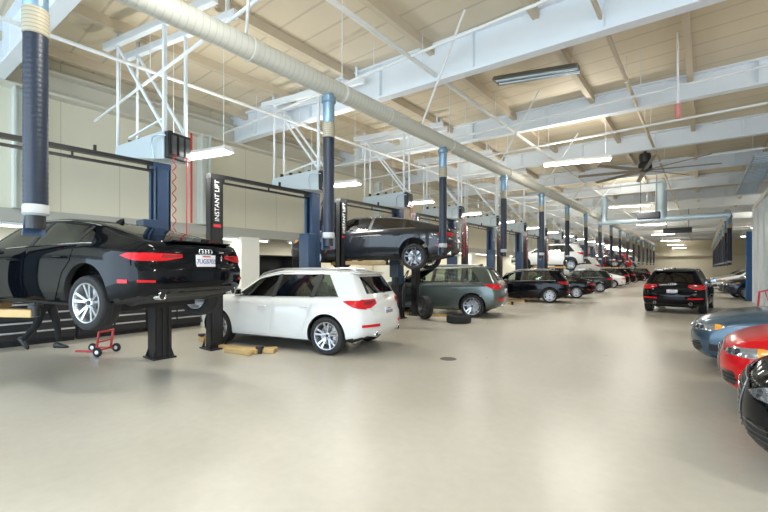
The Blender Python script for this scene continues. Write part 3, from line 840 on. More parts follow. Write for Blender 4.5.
# raised grey fastback: bonnet up, engine bay, front left wheel off
for b in kids(c_a5, 'bonnet'): b.rotation_euler = (0, R(-106), 0); b.location.x += .06
sp = SPECS['sedan']; o = MB()
o.box(3.88, 4.62, -.62, .62, .60, .93); eb = o.build('engine_bay', UNDER, c_a5, bevel=.04)
o = MB(); o.box(4.0, 4.5, -.25, .25, .9, 1.0); o.build('engine_cover', PLASTIC, c_a5, bevel=.03)
for w in kids(c_a5, 'wheel'):
    if w['corner'] == 'front_left':
        loc = w.location.copy()
        for ch in list(w.children): bpy.data.objects.remove(ch)
        bpy.data.objects.remove(w)
o = MB(); o.rev([(.01, .06), (.05, .06), (.06, .03), (.17, .03), (.17, .0), (.06, -.01), (.06, -.12)], 'y', c=loc, n=32)
o.build('brake_hub', STEEL, c_a5, True)
def open_door(c, ang, glassm=GLASS):
    for d in kids(c, 'door'):
        if d['side'] == 'left' and d['which'] == 'front':
            d.rotation_euler = (0, 0, R(ang)); d.location.y += .03
            hx = d.location.x
            s = SPECS['suv']
            # window frame and inner trim hinge with the door
            zt = s['belt'](2.8)
            fr = MB(); fr.path([(-1.06, -.02, zt), (-1.02, -.16, zt + .30), (-.9, -.22, zt + .43), (-.6, -.22, zt + .42), (-.05, -.03, zt + .0)], .02, 8)
            fr.build('window_frame', PLASTIC, d, True)
            tr = MB(); tr.box(-1.04, -.08, -.09, -.02, .38, zt - .02); tr.build('inner_trim', PLASTIC, d, bevel=.02)
            y = d.location.y
    # doorway cut through the body side into the cabin
    body = kids(c, 'body')[0]; mats = [sl.material for sl in body.material_slots]
    cm = MB().box(2.27, 3.16, .62, 1.3, .40, 1.06, mi=1); co = cm.build('cut', [UNDER, UNDER])
    md = body.modifiers.new('b', 'BOOLEAN'); md.operation = 'DIFFERENCE'; md.object = co; md.solver = 'EXACT'; md.material_mode = 'INDEX'
    dg = bpy.context.evaluated_depsgraph_get(); dg.update()
    nm = bpy.data.meshes.new_from_object(body.evaluated_get(dg)); body.modifiers.clear(); body.data = nm
    nm.materials.clear()
    for q in mats: nm.materials.append(q)
    for sl in body.material_slots: sl.link = 'DATA'
    bpy.data.objects.remove(co)
    for g_ in kids(c, 'side_window'):
        xs_ = [v.co.x for v in g_.data.vertices]; ys_ = [v.co.y for v in g_.data.vertices]
        if sum(xs_) / len(xs_) > 2.25 and ys_[0] > 0: bpy.data.objects.remove(g_)
open_door(c_q7, -62)
open_door(c_b6, -60)

# ------------------------------------------------------------------ LIFTS
ordn = ['first', 'second', 'third', 'fourth', 'fifth', 'sixth', 'seventh', 'eighth', 'ninth', 'tenth', 'eleventh', 'twelfth', 'thirteenth', 'fourteenth', 'fifteenth', 'sixteenth', 'seventeenth']
def make_lift(h, car_c, arms=True):
    """origin on the floor at the middle between the posts; posts along +-y"""
    root = empty('two_post_lift')
    def post(y, sd, m0):
        p = MB(); wd = .15 if m0 is NAVY else .10
        # channel section open towards the car, with flanges
        p.box(-wd, wd, y + sd * .10, y + sd * .13, .03, 3.5)
        p.box(-wd, -wd + .03, y - sd * .12, y + sd * .13, .03, 3.5); p.box(wd - .03, wd, y - sd * .12, y + sd * .13, .03, 3.5)
        p.box(-wd, -wd + .09, y - sd * .13, y - sd * .10, .03, 3.5); p.box(wd - .09, wd, y - sd * .13, y - sd * .10, .03, 3.5)
        po = p.build('post', m0, root)
        if m0 is NAVY:
            q = MB(); q.box(-wd - .012, wd + .012, y - .142, y + .142, .03, 1.12)
            for yy in (-.1, .0, .1): q.box(wd, wd + .03, y + yy - .02, y + yy + .02, .03, 1.12)
            q.build('lower_sleeve', BLACK, po)
        b = MB(); b.box(-.24, .24, y - .2, y + .2, 0, .03)
        for sx in (-1, 1):
            for sy in (-1, 1): b.hexa([(sx * .15 - .01, y + sy * .13, .03), (sx * .15 + .01, y + sy * .13, .03), (sx * .15 + .01, y + sy * .19, .03), (sx * .15 - .01, y + sy * .19, .03)] + [(sx * .15 - .01, y + sy * .13, .2), (sx * .15 + .01, y + sy * .13, .2), (sx * .15 + .01, y + sy * .135, .2), (sx * .15 - .01, y + sy * .135, .2)])
        b.build('base_plate', BLACK, po, bevel=.005)
        b = MB(); b.box(-.11, .11, y - .09, y + .09, max(.1, h - .35), max(.1, h - .35) + .75); b.build('carriage', BLACK, root, bevel=.01)
        b = MB(); b.box(-wd - .006, wd + .006, y - .135, y + .135, 3.46, 3.56); b.build('post_cap', m0, po)
        return po
    p1 = post(-1.3, -1, BLACK); p2 = post(1.3, 1, NAVY)
    # power unit box on the far post
    b = MB(); b.box(-.05, .3, .92, 1.16, 1.35, 2.5); b.build('control_box', NAVY, root, bevel=.015)
    b = MB(); b.tube((.18, 1.0, 1.1), (.18, 1.0, 1.35), .07, 16); b.build('motor', BLACK, root, True)
    b = MB(); b.box(-.05, .05, -1.3, 1.3, 3.51, 3.58); b.box(-.03, .03, -1.2, 1.2, 3.40, 3.44)
    for y in (-1.1, 0, 1.1): b.box(-.01, .01, y - .015, y + .015, 3.43, 3.52)
    b.box(-.02, .02, .28, .32, 3.58, 3.68)
    b.build('overhead_beam', BLACK, root)
    # label strip on near post
    lb = MB().box(.101, .107, -1.40, -1.20, 2.45, 3.42).build('label_strip', BLACK, p1)
    mt = Matrix.Translation((.16, -1.30, 2.80)) @ Matrix(((0, 0, 1, 0), (0, 1, 0, 0), (0, 0, 0, 0), (0, 0, 0, 1)))
    rot = Matrix(((0, 0, 1), (0, 1, 0), (-1, 0, 0))).to_4x4()   # text x -> up
    # text plane: local x -> +z (reads upward), local y -> -y, local z -> +x
    rot = Matrix(((0, 0, 1, 0), (0, -1, 0, 0), (1, 0, 0, 0), (0, 0, 0, 1)))
    text_mesh('INSTANT LIFT', .135, LABELW, p1, Matrix.Translation((.109, -1.30, 3.02)) @ rot, 'lettering')
    MB().box(.107, .110, -1.38, -1.22, 2.48, 2.54).build('red_band', LABELR, p1)
    # telescopic arms
    for sy in (-1, 1):
        for sx in (-1, 1):
            a = Vector((sx * .1, sy * 1.22, h - .10)); e = Vector((sx * 1.05, sy * .62, h - .10))
            if not arms: e = Vector((sx * 1.15, sy * 1.0, h - .1))
            m = MB(); m.bar(a, e, .13, .10); am = m.build('arm', TANARM, root, bevel=.008)
            m = MB(); m.tube(e + Vector((0, 0, -.04)), e + Vector((0, 0, .10)), .05, 14); m.tube(e + Vector((0, 0, .07)), e + Vector((0, 0, .11)), .08, 16); m.build('lifting_pad', BLACK, am, True)
    return root
bays = [('on', 1.16), ('off', .13), ('on', 1.89), ('off', .13), ('off', .13), ('off', .13), ('off', .13), ('on', 1.79), ('off', .13), ('on', 1.04)] + [('off', .13), ('on', 1.79)] * 3
LM = {}
for k in range(16):
    st, h = bays[k]
    if h not in LM: o = make_lift(h, None, st == 'on'); LM[h] = o
    else: o = copy_tree(LM[h])
    o.location = (-7.8, 1.75 + 3.65 * k, 0); o.rotation_euler = (0, 0, 0)
    what = {0: 'two-post car lift holding up the black fastback', 1: 'two-post car lift around the white car, labelled near post with white lettering',
            2: 'two-post car lift holding up the dark grey fastback', 3: 'two-post car lift around the grey-green car', 4: 'empty two-post car lift beyond the grey-green car'}.get(k)
    tag(o, what or 'navy and black two-post car lift, %s from the left in the row' % ordn[k], 'car lift', 'two-post lifts along the left side')

# ------------------------------------------------------------------ EXHAUST HOSES
def make_hose(zb):
    root = empty('exhaust_hose')
    m = MB(); prof = [(.098, zb)]
    n = int((3.78 - zb) / .045)
    for i in range(n):
        z = zb + (3.78 - zb) * i / n; prof += [(.106, z + .008), (.106, z + .03), (.104, z + .038)]
    prof += [(.104, 3.78)]
    m.rev(prof, 'z', n=20); m.build('hose', HOSE, root, True, angle=60)
    m = MB(); m.rev([(.108, 3.78), (.115, 3.80), (.115, 4.0), (.108, 4.02)], 'z', n=20); m.build('collar', ribbed('cream_collar', (.42, .38, .28), 2, .035, .6, .5, .1, .3, .7), root, True)
    m = MB(); m.rev([(.10, 4.02), (.108, 4.04), (.108, 4.34), (.135, 4.36), (.135, 4.44), (.10, 4.46), (.10, 4.56)], 'z', n=20); m.build('spigot', CAPM, root, True)
    m = MB(); m.rev([(.112, zb - .0), (.112, zb + .07), (.105, zb + .08)], 'z', n=20); m.rev([(.09, zb - .02), (.118, zb)], 'z', n=20)
    m.build('lower_clamp', mat('white_clamp', (.45, .48, .5), .4), root, True)
    m = MB(); m.rev([(.085, zb - .14), (.085, zb)], 'z', n=18); nz = m.build('nozzle', BLACK, root, True)
    m = MB(); m.hexa([(.06, -.1, zb - .2), (.10, -.1, zb - .2), (.10, .1, zb - .2), (.06, .1, zb - .2), (.12, -.05, zb + .2), (.14, -.05, zb + .2), (.14, .05, zb + .2), (.12, .05, zb + .2)])
    m.v = [(-a, b, c) for a, b, c in m.v]
    m.build('flap', NAVY, nz, bevel=.006)
    return root
h0 = make_hose(2.15)
XH = -4.77
for k in range(17):
    o = h0 if k == 0 else copy_tree(h0)
    o.location = (XH, .80 + 3.65 * k, 0); o.scale = (.87, .87, 1)
    lb = {0: 'navy exhaust hose hanging in front of the raised black fastback, nearest of all', 1: 'navy exhaust hose hanging above the white car', 2: 'navy exhaust hose hanging in front of the tail of the raised grey fastback'}.get(k, 'navy exhaust extraction hose, %s from the left in the left row' % ordn[k])
    tag(o, lb, 'exhaust hose', 'exhaust hoses under the long duct')
h1 = make_hose(1.95)
for k in range(12):
    o = h1 if k == 0 else copy_tree(h1)
    o.location = (1.10, 27.9 + 3.65 * k, 0)
    tag(o, 'dark exhaust hose in the right-hand row, %s counting from the camera' % ordn[k], 'exhaust hose', 'exhaust hoses of the right row')

# ------------------------------------------------------------------ DUCTS, PIPES
def ductrun(name, a, b, r, m, label, cat, hang=None, n=24):
    root = empty(name, (a[0], a[1], a[2]))
    q = MB(); A = Vector((0, 0, 0)); B = Vector(b) - Vector(a); q.tube(A, B, r, n)
    for t in (frange(1, B.length - 1, 3) if r > .14 else []): q.tube(B.normalized() * t, B.normalized() * (t + .06), r + .01, n)
    q.build('pipe_run', m, root, True)
    if hang:
        d = B.normalized(); Ln = B.length; t = hang * .4; h = MB(); bd = q2 = MB()
        while t < Ln:
            p = d * t; h.tube(p + Vector((0, 0, r)), p + Vector((0, 0, CZ - a[2] - .0)), .008, 6)
            bd.tube(p - d * .02, p + d * .02, r + .008, n)
            t += hang
        h.v += []; k0 = len(h.v); h.v += bd.v; h.f += [tuple(i + k0 for i in f) for f in bd.f]; h.m += bd.m
        tag(h.build('hanger', PIPE, root), kind='stuff')
    tag(root, label, cat)
    return root
dr = ductrun('extraction_duct', (XH, -4, 4.62), (XH, 64, 4.62), .15, DUCT, 'long round extraction duct running the length of the hall above the hoses', 'duct', 3.65)
for y in (2.95, 7.2, 11.4, 15.6, 19.8, 24.0):
    MB().tube((0, y + 4, .16), (1.4, y + 3.3, CZ - 4.62 - .1), .022, 8).build('sway_brace', PIPE, dr)
cd = empty('cross_duct', (-4.77, 26.0, 4.3)); tag(cd, 'pale blue round branch duct crossing the aisle with two risers', 'duct')
pd = mat('pale_blue_duct', (.58, .72, .82), .35, .3)
MB().tube((0, 0, 0), (5.75, 0, 0), .15, 20).build('pipe_run', pd, cd, True)
MB().path([(.25, 0, 0), (.25, 0, .25), (.28, 0, .5), (.28, 0, CZ - 4.32)], .17, 18).build('riser', pd, cd, True)
MB().tube((3.0, 0, 0), (3.0, 0, CZ - 4.32), .27, 22).build('riser', pd, cd, True)
m = MB(); m.tube((5.7, 0, 0), (5.7, 1.9, .0), .14, 18); m.build('elbow_run', pd, cd, True)
ductrun('right_row_duct', (1.0, 27.7, 4.62), (1.0, 72, 4.62), .15, DUCT, 'round duct above the right-hand row of hoses', 'duct', 7.3)
ductrun('sprinkler_pipe', (-4.46, -2, 5.78), (-4.46, 78, 5.78), .045, PIPE, 'long thin sprinkler pipe running high above the extraction duct', 'pipe', 3.65, 12)
ductrun('sprinkler_pipe', (-8.4, -2, 5.5), (-8.4, 78, 5.5), .035, PIPE, 'thin pipe running high over the row of lifts', 'pipe', 3.65, 12)
ductrun('sprinkler_pipe', (-1.35, -2, 5.9), (-1.35, 78, 5.9), .04, TANP, 'thin tan pipe running high over the middle of the aisle', 'pipe', 3.65, 12)
for i, (y, z) in enumerate([(6.3, 5.78), (10.4, 5.5), (12.6, 5.45), (3.0, 5.2), (17.5, 5.5), (21.5, 5.5)]):
    ductrun('conduit', (XL + .3, y, z), (XR - .1, y, z), .028, PIPE, 'thin white conduit crossing under the roof, %s one from the camera' % ['third', 'fourth', 'fifth', 'second', 'sixth', 'seventh'][i], 'pipe', 4.3, 10)
tag(MB().tube((XL + .2, 5.35, 2.95), (XL + .2, 5.35, 5.55), .03, 10).build('red_pipe', LABELR), 'thin red vertical pipe on the left wall beside the pale column', 'pipe')
# pull cord with red tip
pc = empty('pull_cord', (-.4, 10.0, 4.75)); tag(pc, 'white hanging cord with a pink-red tip in the middle of the ceiling', 'pull cord')
MB().tube((0, 0, .2), (0, 0, CZ - 4.75), .022, 8).build('cord', LABELW, pc)
MB().tube((0, 0, -.05), (0, 0, .24), .045, 12).build('grip', mat('pink_red', (.75, .25, .25), .5), pc, True)

# ------------------------------------------------------------------ LAMPS
def make_lamp(Ln, power, ztop, name='pendant_light'):
    root = empty(name)
    m = MB(); hw = .16
    m.hexa([(-Ln / 2, -hw, .0), (Ln / 2, -hw, 0), (Ln / 2, hw, 0), (-Ln / 2, hw, 0), (-Ln / 2, -.07, .09), (Ln / 2, -.07, .09), (Ln / 2, .07, .09), (-Ln / 2, .07, .09)])
    m.build('housing', WHITE, root)
    m = MB()
    for y in (-.08, .08): m.tube((-Ln / 2 + .03, y, -.022), (Ln / 2 - .03, y, -.022), .022, 10)
    m.box(-Ln / 2 + .02, Ln / 2 - .02, -.14, .14, -.006, -.002); m.build('tube_lamp', EMIT, root)
    for x in (-Ln * .42, Ln * .42): MB().tube((x, 0, .08), (x, 0, ztop), .006, 6).build('suspension_wire', PIPE, root)
    for dz, fr, rx in ((-.05, 1, 0), (.11, .6, math.pi)):      # direct light down, added uplight above the closed housing brightens the ceiling
        ld = bpy.data.lights.new('lamp', 'AREA'); ld.shape = 'RECTANGLE'; ld.size = Ln if dz < 0 else Ln * .6; ld.size_y = .3 if dz < 0 else .14; ld.energy = power * fr; ld.color = LAMP_COL
        lo = bpy.data.objects.new('lamp_light', ld); link(lo, root); lo.location = (0, 0, dz); lo.rotation_euler = (rx, 0, 0)
    return root
la = make_lamp(1.85, LAMP_POWER * 1.7, CZ - 4.85)
for k, y in enumerate([12.9 + 10.95 * i for i in range(7)] + [1.9, -4]):  # last two lamps are out of view, added for illumination
    o = la if k == 0 else copy_tree(la)
    o.location = (-2.97, y, 4.85); o.rotation_euler = (0, 0, R(16))
    tag(o, 'long white pendant strip light over the aisle, %s from the camera' % ordn[k] if k < 7 else 'long white pendant strip light above the camera, %s' % ('over the near floor' if k == 7 else 'behind'), 'ceiling light', 'pendant lights over the aisle')
lb_ = make_lamp(1.6, LAMP_POWER, CZ - 3.87)
for k in range(16):
    o = lb_ if k == 0 else copy_tree(lb_)
    o.location = (-7.75, 3.73 + 3.65 * k, 3.87); o.rotation_euler = (0, 0, R(16))
    tag(o, 'white pendant strip light hanging between the lifts, %s from the left' % ordn[k], 'ceiling light', 'pendant lights over the lifts')
lc = make_lamp(1.85, LAMP_POWER * 1.6, CZ - 4.85)
for k, y in enumerate([3, 10, 32, 43, 54]):  # fill lamps added over the right bays, no visible source there
    o = lc if k == 0 else copy_tree(lc); o.location = (3.9, y, 4.85)
    tag(o, 'white pendant strip light over the right bays, %s from the camera' % ordn[k], 'ceiling light', 'pendant lights over the right bays')

# bench strip lamps in the alcove
bl = empty('bench_light'); MB().box(-.09, .09, -1.1, 1.1, .0, .07).build('housing', WHITE, bl); MB().tube((0, -1.05, -.02), (0, 1.05, -.02), .02, 8).build('tube_lamp', EMITW, bl)
ld = bpy.data.lights.new('lamp', 'AREA'); ld.shape = 'RECTANGLE'; ld.size = .15; ld.size_y = 2.1; ld.energy = 26; ld.color = (1, .95, .8)
lo = bpy.data.objects.new('lamp_light', ld); link(lo, bl); lo.location = (0, 0, -.05)
for k in range(12):
    o = bl if k == 0 else copy_tree(bl); o.location = (XL - .15, 1.0 + 3.05 * k, 2.59)
    tag(o, 'white strip light under the bench alcove soffit, %s from the left' % ordn[k], 'strip light', 'strip lights above the workbenches')

# ------------------------------------------------------------------ REEL CABINETS ON TRUSSES
coilp = [(0.03 * math.cos(t * .9), .03 * math.sin(t * .9), -t * .028) for t in range(60)]
def make_reel():
    """origin under the near right corner; long side along -x"""
    root = empty('reel_cabinet')
    b = MB(); b.hexa([(-1.6, .05, .24), (0, 0, .0), (0, .5, .0), (-1.6, .45, .24), (-1.55, .05, .46), (-.03, .03, .54), (-.03, .47, .54), (-1.55, .45, .46)])
    b.build('housing', BOXG, root, bevel=.015)
    b = MB(); b.box(.0, .10, .02, .48, .03, .50); bb = b.build('end_panel', BLACK, root, bevel=.01)
    for y in (.13, .27, .40): MB().box(.10, .125, y - .045, y + .045, .1, .44).build('reel_guard', DALLOY, bb)
    for k in range(5):
        x = -1.4 + .31 * k; MB().tube((x, .25, .45), (x, .25, .60), .045, 12).build('reel_inlet', BLACK, root, True)
    b = MB(); b.path([(-.25, -.02, .06), (-.25, -.06, .3), (-.2, -.07, .4), (-.05, -.07, .42), (.1, -.03, .40)], .014, 6); b.build('conduit_bend', GALV, root)
    zt = CZ - 3.6; zf = zt - .42; b = MB()
    b.bar((-.02, .04, .5), (-.02, .04, zf), .06, .06); b.bar((-.02, .46, .5), (-.02, .46, zf), .05, .05)
    b.bar((-1.5, .06, .44), (-1.5, .06, zf), .035, .035); b.bar((-1.5, .44, .44), (-1.5, .44, zf), .035, .035)
    b.bar((-1.5, .05, zf), (-.02, .04, .54), .045, .045); b.bar((-1.5, .45, zf), (-.02, .46, .54), .045, .045)
    b.bar((-1.1, .05, .55), (-.1, .05, .75), .03, .03)
    for y in (.04, .46): b.bar((-1.9, y, zf + .06), (1.3, y, zf + .06), .10, .13)
    for x in (-1.5, .0, 1.1):
        for y in (.04, .46): b.bar((x, y, zf + .1), (x, y, zt), .05, .05)
    b.build('hanging_frame', BEAM, root)
    b = MB(); b.path([(.16 + a, .1 + c, d + .1) for a, c, d in coilp], .009, 5); b.build('coiled_hose', REDP, root)
    b = MB(); b.path([(.14, .36, .1), (.15, .36, -.7), (.14, .36, -1.5)], .010, 5); b.build('air_hose', LABELR, root)
    return root
r0 = make_reel()
for k in range(12):
    o = r0 if k == 0 else copy_tree(r0)
    o.location = (-7.5, 2.99 + 3.65 * k, 3.60); o.rotation_euler = (0, 0, R(12))
    tag(o, 'pale grey hose reel cabinet hung from a white frame, %s from the left' % ordn[k], 'reel cabinet', 'hose reel cabinets over the lifts')

# ------------------------------------------------------------------ CEILING FAN
fan = empty('ceiling_fan', (-1.62, 16.9, 5.15)); tag(fan, 'large eight-blade ceiling fan over the aisle', 'ceiling fan')
MB().tube((0, 0, .1), (0, 0, CZ - 5.15), .05, 12).build('down_rod', BLACK, fan, True)
m = MB(); m.rev([(.05, .62), (.17, .6), (.19, .5), (.16, .3), (.2, .25), (.22, .1), (.22, .0), (.1, -.05), (.01, -.06)], 'z', n=24); m.build('motor', BLACK, fan, True)
for k in range(8):
    a = R(12 + 45 * k); m = MB(); d = Vector((math.cos(a), math.sin(a), 0)); t = Vector((-d.y, d.x, 0))
    P = []
    for zz in (-.01, .012):
        for (rr, ww, dz) in ((.2, -.07, -.02), (.2, .07, .03), (2.15, .06, .03), (2.15, -.06, -.02)): P.append(d * rr + t * ww + Vector((0, 0, zz + dz)))
    m.hexa(P); m.build('blade', FANM, fan)

rh = empty('radiant_heater', (-3.7, 8.75, 5.95)); tag(rh, 'dark double-tube heater hanging under the roof beyond the first big beam', 'heater')
for dy in (-.09, .09): MB().tube((0, dy, 0), (1.6, .55 + dy, 0), .035, 10).build('tube', GALV, rh, True)
MB().hexa([(-.05, -.2, .0), (1.6, .35, 0), (1.6, .75, 0), (-.05, .2, 0), (-.05, -.1, .12), (1.6, .45, .12), (1.6, .65, .12), (-.05, .1, .12)]).build('reflector', mat('dull_reflector', (.25, .26, .24), .5, .5), rh)
for q in ((.1, .03), (1.5, .5)): MB().tube((q[0], q[1], .1), (q[0], q[1], CZ - 5.95), .008, 6).build('hanger_rod', PIPE, rh)
# exit sign box and projector style unit
ex = empty('hanging_sign', (-2.9, 43, 4.1)); tag(ex, 'small dark rectangular sign hanging over the far aisle', 'sign')
MB().box(-.9, .9, -.05, .05, 0, .42).build('panel', BLACK, ex, bevel=.02)
m = MB(); [m.tube((x, 0, .4), (x, 0, CZ - 4.1), .02, 6) for x in (-.7, .7)]; m.build('hanger_rod', BLACK, ex)
ex.location = (-1.55, 38, 4.35)
sp_ = empty('unit_heater', (-2.2, 24.6, 4.65)); tag(sp_, 'small black unit hanging beside the pale branch duct', 'heater')
MB().box(-.5, .5, -.2, .2, -.45, -.1).build('housing', BLACK, sp_, bevel=.03)
m = MB(); [m.tube((x, 0, -.1), (x, 0, CZ - 4.65), .015, 6) for x in (-.35, .35)]; m.build('hanger_rod', BLACK, sp_)

# ------------------------------------------------------------------ BENCH ALCOVE
def make_cab():
    root = empty('tool_cabinet')
    MB().box(-.55, .0, -.72, .72, .1, .92).build('carcass', CAB, root, bevel=.008)
    MB().box(-.5, -.06, -.70, .70, 0, .1).build('plinth', BLACK, root)
    for c in range(2):
        for k in range(4):
            z = .14 + k * .195; y0 = -.70 + c * .705
            d = MB().box(.0, .022, y0 + .01, y0 + .69, z, z + .18).build('drawer', CAB, root, bevel=.004)
            MB().box(.022, .045, y0 + .02, y0 + .68, z + .135, z + .17).build('drawer_pull', SILV, d)
    return root
cb = make_cab()
for k in range(14):
    o = cb if k == 0 else copy_tree(cb)
    y = .4 + 1.46 * k + (.8 if k > 3 else 0) + (.8 if k > 8 else 0); o.location = (-11.15, y, 0)
    tag(o, 'black tool cabinet with silver drawer pulls along the left wall, %s from the left' % ordn[k], 'tool cabinet', 'tool cabinets along the left wall')
top = MB()
for (a, b_) in ((-.4, 5.6), (6.2 + .3, 13.9)): top.box(-11.75, -11.1, a, b_, .921, .96)
tag(top.build('worktop', mat('worktop_steel', (.5, .5, .48), .35, .5)), 'long steel worktop on the black tool cabinets', 'worktop')
def shelf_unit(y0, y1, label):
    r_ = empty('wall_cupboard', (XL - .6, y0, 1.15)); w = y1 - y0
    m = MB(); m.box(0, .02, 0, w, 0, .95); m.box(0, .5, 0, .03, 0, .95); m.box(0, .5, w - .03, w, 0, .95); m.box(0, .5, 0, w, .92, .95); m.box(0, .5, 0, w, 0, .03); m.box(0, .5, w / 2 - .02, w / 2 + .02, 0, .95)
    m.build('carcass', CAB, r_); MB().box(.02, .48, .03, w - .03, .45, .48).build('shelf', CAB, r_)
    tag(r_, label, 'cupboard')
    n = 0
    for y in frange(.25, w - .3, .42):
        hh = random.uniform(.15, .32); mm = random.choice([GREEN, SILV, REDP, TEAL, CAPM, PLASTIC])
        b = MB(); b.tube((0, 0, 0), (0, 0, hh * .8), .07, 14); b.tube((0, 0, hh * .8), (0, 0, hh), .03, 10)
        o = b.build('canister', mm, None, True); o.location = (XL - .35, y0 + y, 1.185); n += 1
        col = {GREEN: 'green', SILV: 'silver', REDP: 'red', TEAL: 'teal', CAPM: 'blue-grey', PLASTIC: 'black'}[mm]
        tag(o, '%s canister on the open shelf, %s from the left' % (col, ordn[n - 1]), 'canister', 'canisters in the open cupboard')
shelf_unit(7.8, 10.6, 'black open wall cupboard in the alcove above the white car')

# ------------------------------------------------------------------ FLOOR ITEMS
def free_wheel(name, label, loc, rot, r=.37, rim=True):
    root = empty(name, loc); root.rotation_euler = rot
    t = make_wheel(root, r, (0, 0, 0), 1, 'twin', DALLOY)
    t.name = 'tread'
    for ch in list(t.children):
        if ch.name.startswith('brake') or not rim: bpy.data.objects.remove(ch)
    tag(root, label, 'wheel')
free_wheel('spare_wheel', 'wheel with dark rim standing on the floor by the open door of the grey-green car', (-7.0, 10.75, .37), (0, R(0), R(150)))
free_wheel('spare_tyre', 'black tyre lying flat on the floor behind the white car', (-5.75, 10.7, .121), (R(90), 0, 0), rim=False)
# wheel dolly, red
hd = empty('wheel_dolly', (-9.05, 2.4, 0), R(35), .74); tag(hd, 'red wheel dolly on small black casters under the raised black car', 'wheel dolly')
m = MB()
for y in (-.24, .24): m.bar((-.35, y, .12), (.25, y, .12), .05, .05); m.bar((.2, y, .12), (.28, y, .62), .045, .045)
m.bar((.22, -.24, .14), (.22, .24, .14), .05, .05); m.bar((.28, -.24, .6), (.28, .24, .6), .045, .045); m.bar((.24, -.24, .35), (.24, .24, .35), .04, .04)
m.build('frame', REDP, hd, bevel=.006)
for (x, y) in ((.3, -.32), (.3, .32), (-.3, .24)):
    m = MB(); m.rev([(.05, -.03), (.10, -.03), (.115, -.015), (.115, .015), (.10, .03), (.05, .03)], 'y', c=(x, y, .115), n=24); ww = m.build('caster', RUBBER, hd, True)
    m = MB(); m.rev([(.01, -.035), (.05, -.032), (.05, .032), (.01, .035)], 'y', c=(x, y, .115), n=16); m.build('hub', SILV, ww, True)
# tan lift adapters on floor near lift 2
for i, (x, y, a, lb) in enumerate([(-6.95, 4.15, 15, 'tan forked wooden block on the floor, the nearer of two by the lift post'), (-6.75, 4.42, 40, 'tan wooden block on the floor, the farther of two by the lift post')]):
    m = MB(); m.bar((-.34, 0, .05), (.12, 0, .05), .13, .10); m.bar((.1, .02, .05), (.36, .10, .05), .09, .09); m.bar((.1, -.02, .05), (.36, -.10, .05), .09, .09)
    o = m.build('wooden_block', TANARM, bevel=.015); o.location = (x, y, 0); o.rotation_euler = (0, 0, R(a)); tag(o, lb, 'block')
tag(MB().rev([(.01, .004), (.14, .004), (.15, 0.0)], 'z', c=(-3.6, 6.3, .0), n=28).build('floor_drain', mat('drain_iron', (.18, .17, .15), .5, .6)), 'small round drain cover set in the bare floor', 'drain cover')
# tool trolleys
def trolley(x, y, rz, m0, label):
    r_ = empty('tool_trolley', (x, y, 0), R(rz))
    MB().box(-.35, .35, -.24, .24, .14, .92).build('carcass', m0, r_, bevel=.015)
    for k in range(5):
        d = MB().box(-.33, .33, -.262, -.24, .17 + .145 * k, .30 + .145 * k).build('drawer', m0, r_, bevel=.004)
        MB().box(-.28, .28, -.28, -.262, .265 + .145 * k, .285 + .145 * k).build('drawer_pull', SILV, d)
    for sx in (-.28, .28):
        for sy in (-.18, .18): MB().rev([(.01, -.02), (.065, -.02), (.065, .02), (.01, .02)], 'y', c=(sx, sy, .065), n=16).build('caster', RUBBER, r_, True)
    MB().path([(-.37, -.2, .85), (-.44, -.2, .9), (-.44, .2, .9), (-.37, .2, .85)], .014, 8).build('handle', CHROME, r_, True)
    tag(r_, label, 'tool trolley')
trolley(-9.6, 16.9, 70, CAB, 'black tool trolley in the empty bay beyond the grey-green car')
trolley(-10.4, 18.3, 110, NAVY, 'navy tool trolley beside the black sport utility car')
trolley(-10.3, 7.6, 85, CAB, 'black tool trolley behind the white car')
# red engine crane by the partition
cr = empty('engine_crane', (1.5, 17.0, 0), 0, .62); tag(cr, 'red folding engine crane by the pale partition at the right', 'engine crane')
m = MB(); m.bar((-.3, -.3, .1), (.3, -.5, .1), .07, .07); m.bar((-.3, .3, .1), (.3, .5, .1), .07, .07); m.bar((-.3, -.3, .1), (-.3, .3, .1), .07, .07)
m.bar((-.3, 0, .1), (-.2, 0, 1.5), .08, .08); m.bar((-.2, 0, 1.45), (.5, 0, 1.7), .06, .07); m.bar((.3, .1, .2), (.0, .1, 1.55), .04, .04)
m.build('frame', REDP, cr, bevel=.005)
for (x, y) in ((-.3, -.3), (-.3, .3), (.3, -.5), (.3, .5)): MB().rev([(.01, -.02), (.05, -.02), (.05, .02), (.01, .02)], 'y', c=(x, y, .05), n=14).build('caster', BLACK, cr, True)
bp_ = empty('lift_post', (1.85, 27.0, 0)); tag(bp_, 'tall blue post beside the pale partition at the right', 'lift post')
m = MB(); m.box(-.17, .17, .1, .14, 0, 3.5); m.box(-.17, -.14, -.16, .1, 0, 3.5); m.box(.14, .17, -.16, .1, 0, 3.5); m.build('post', BLUEP, bp_, bevel=.01)
MB().box(-.26, .26, -.24, .24, 0, .03).build('base_plate', BLACK, bp_)
# ladder style cable tray at right
ct = empty('cable_tray', (1.6, 17.6, 5.3)); tag(ct, 'galvanised ladder tray hanging above the pale partition', 'cable tray')
m = MB(); m.box(-.32, -.29, 0, 9, 0, .1); m.box(.29, .32, 0, 9, 0, .1)
for k in range(30): m.box(-.3, .3, .15 + k * .3, .19 + k * .3, .02, .05)
m.build('ladder', GALV, ct); m = MB()
for y in (.5, 3, 5.5, 8): m.tube((-.3, y, .1), (-.3, y, CZ - 5.3), .008, 6); m.tube((.3, y, .1), (.3, y, CZ - 5.3), .008, 6)
m.build('hanger_rod', PIPE, ct)

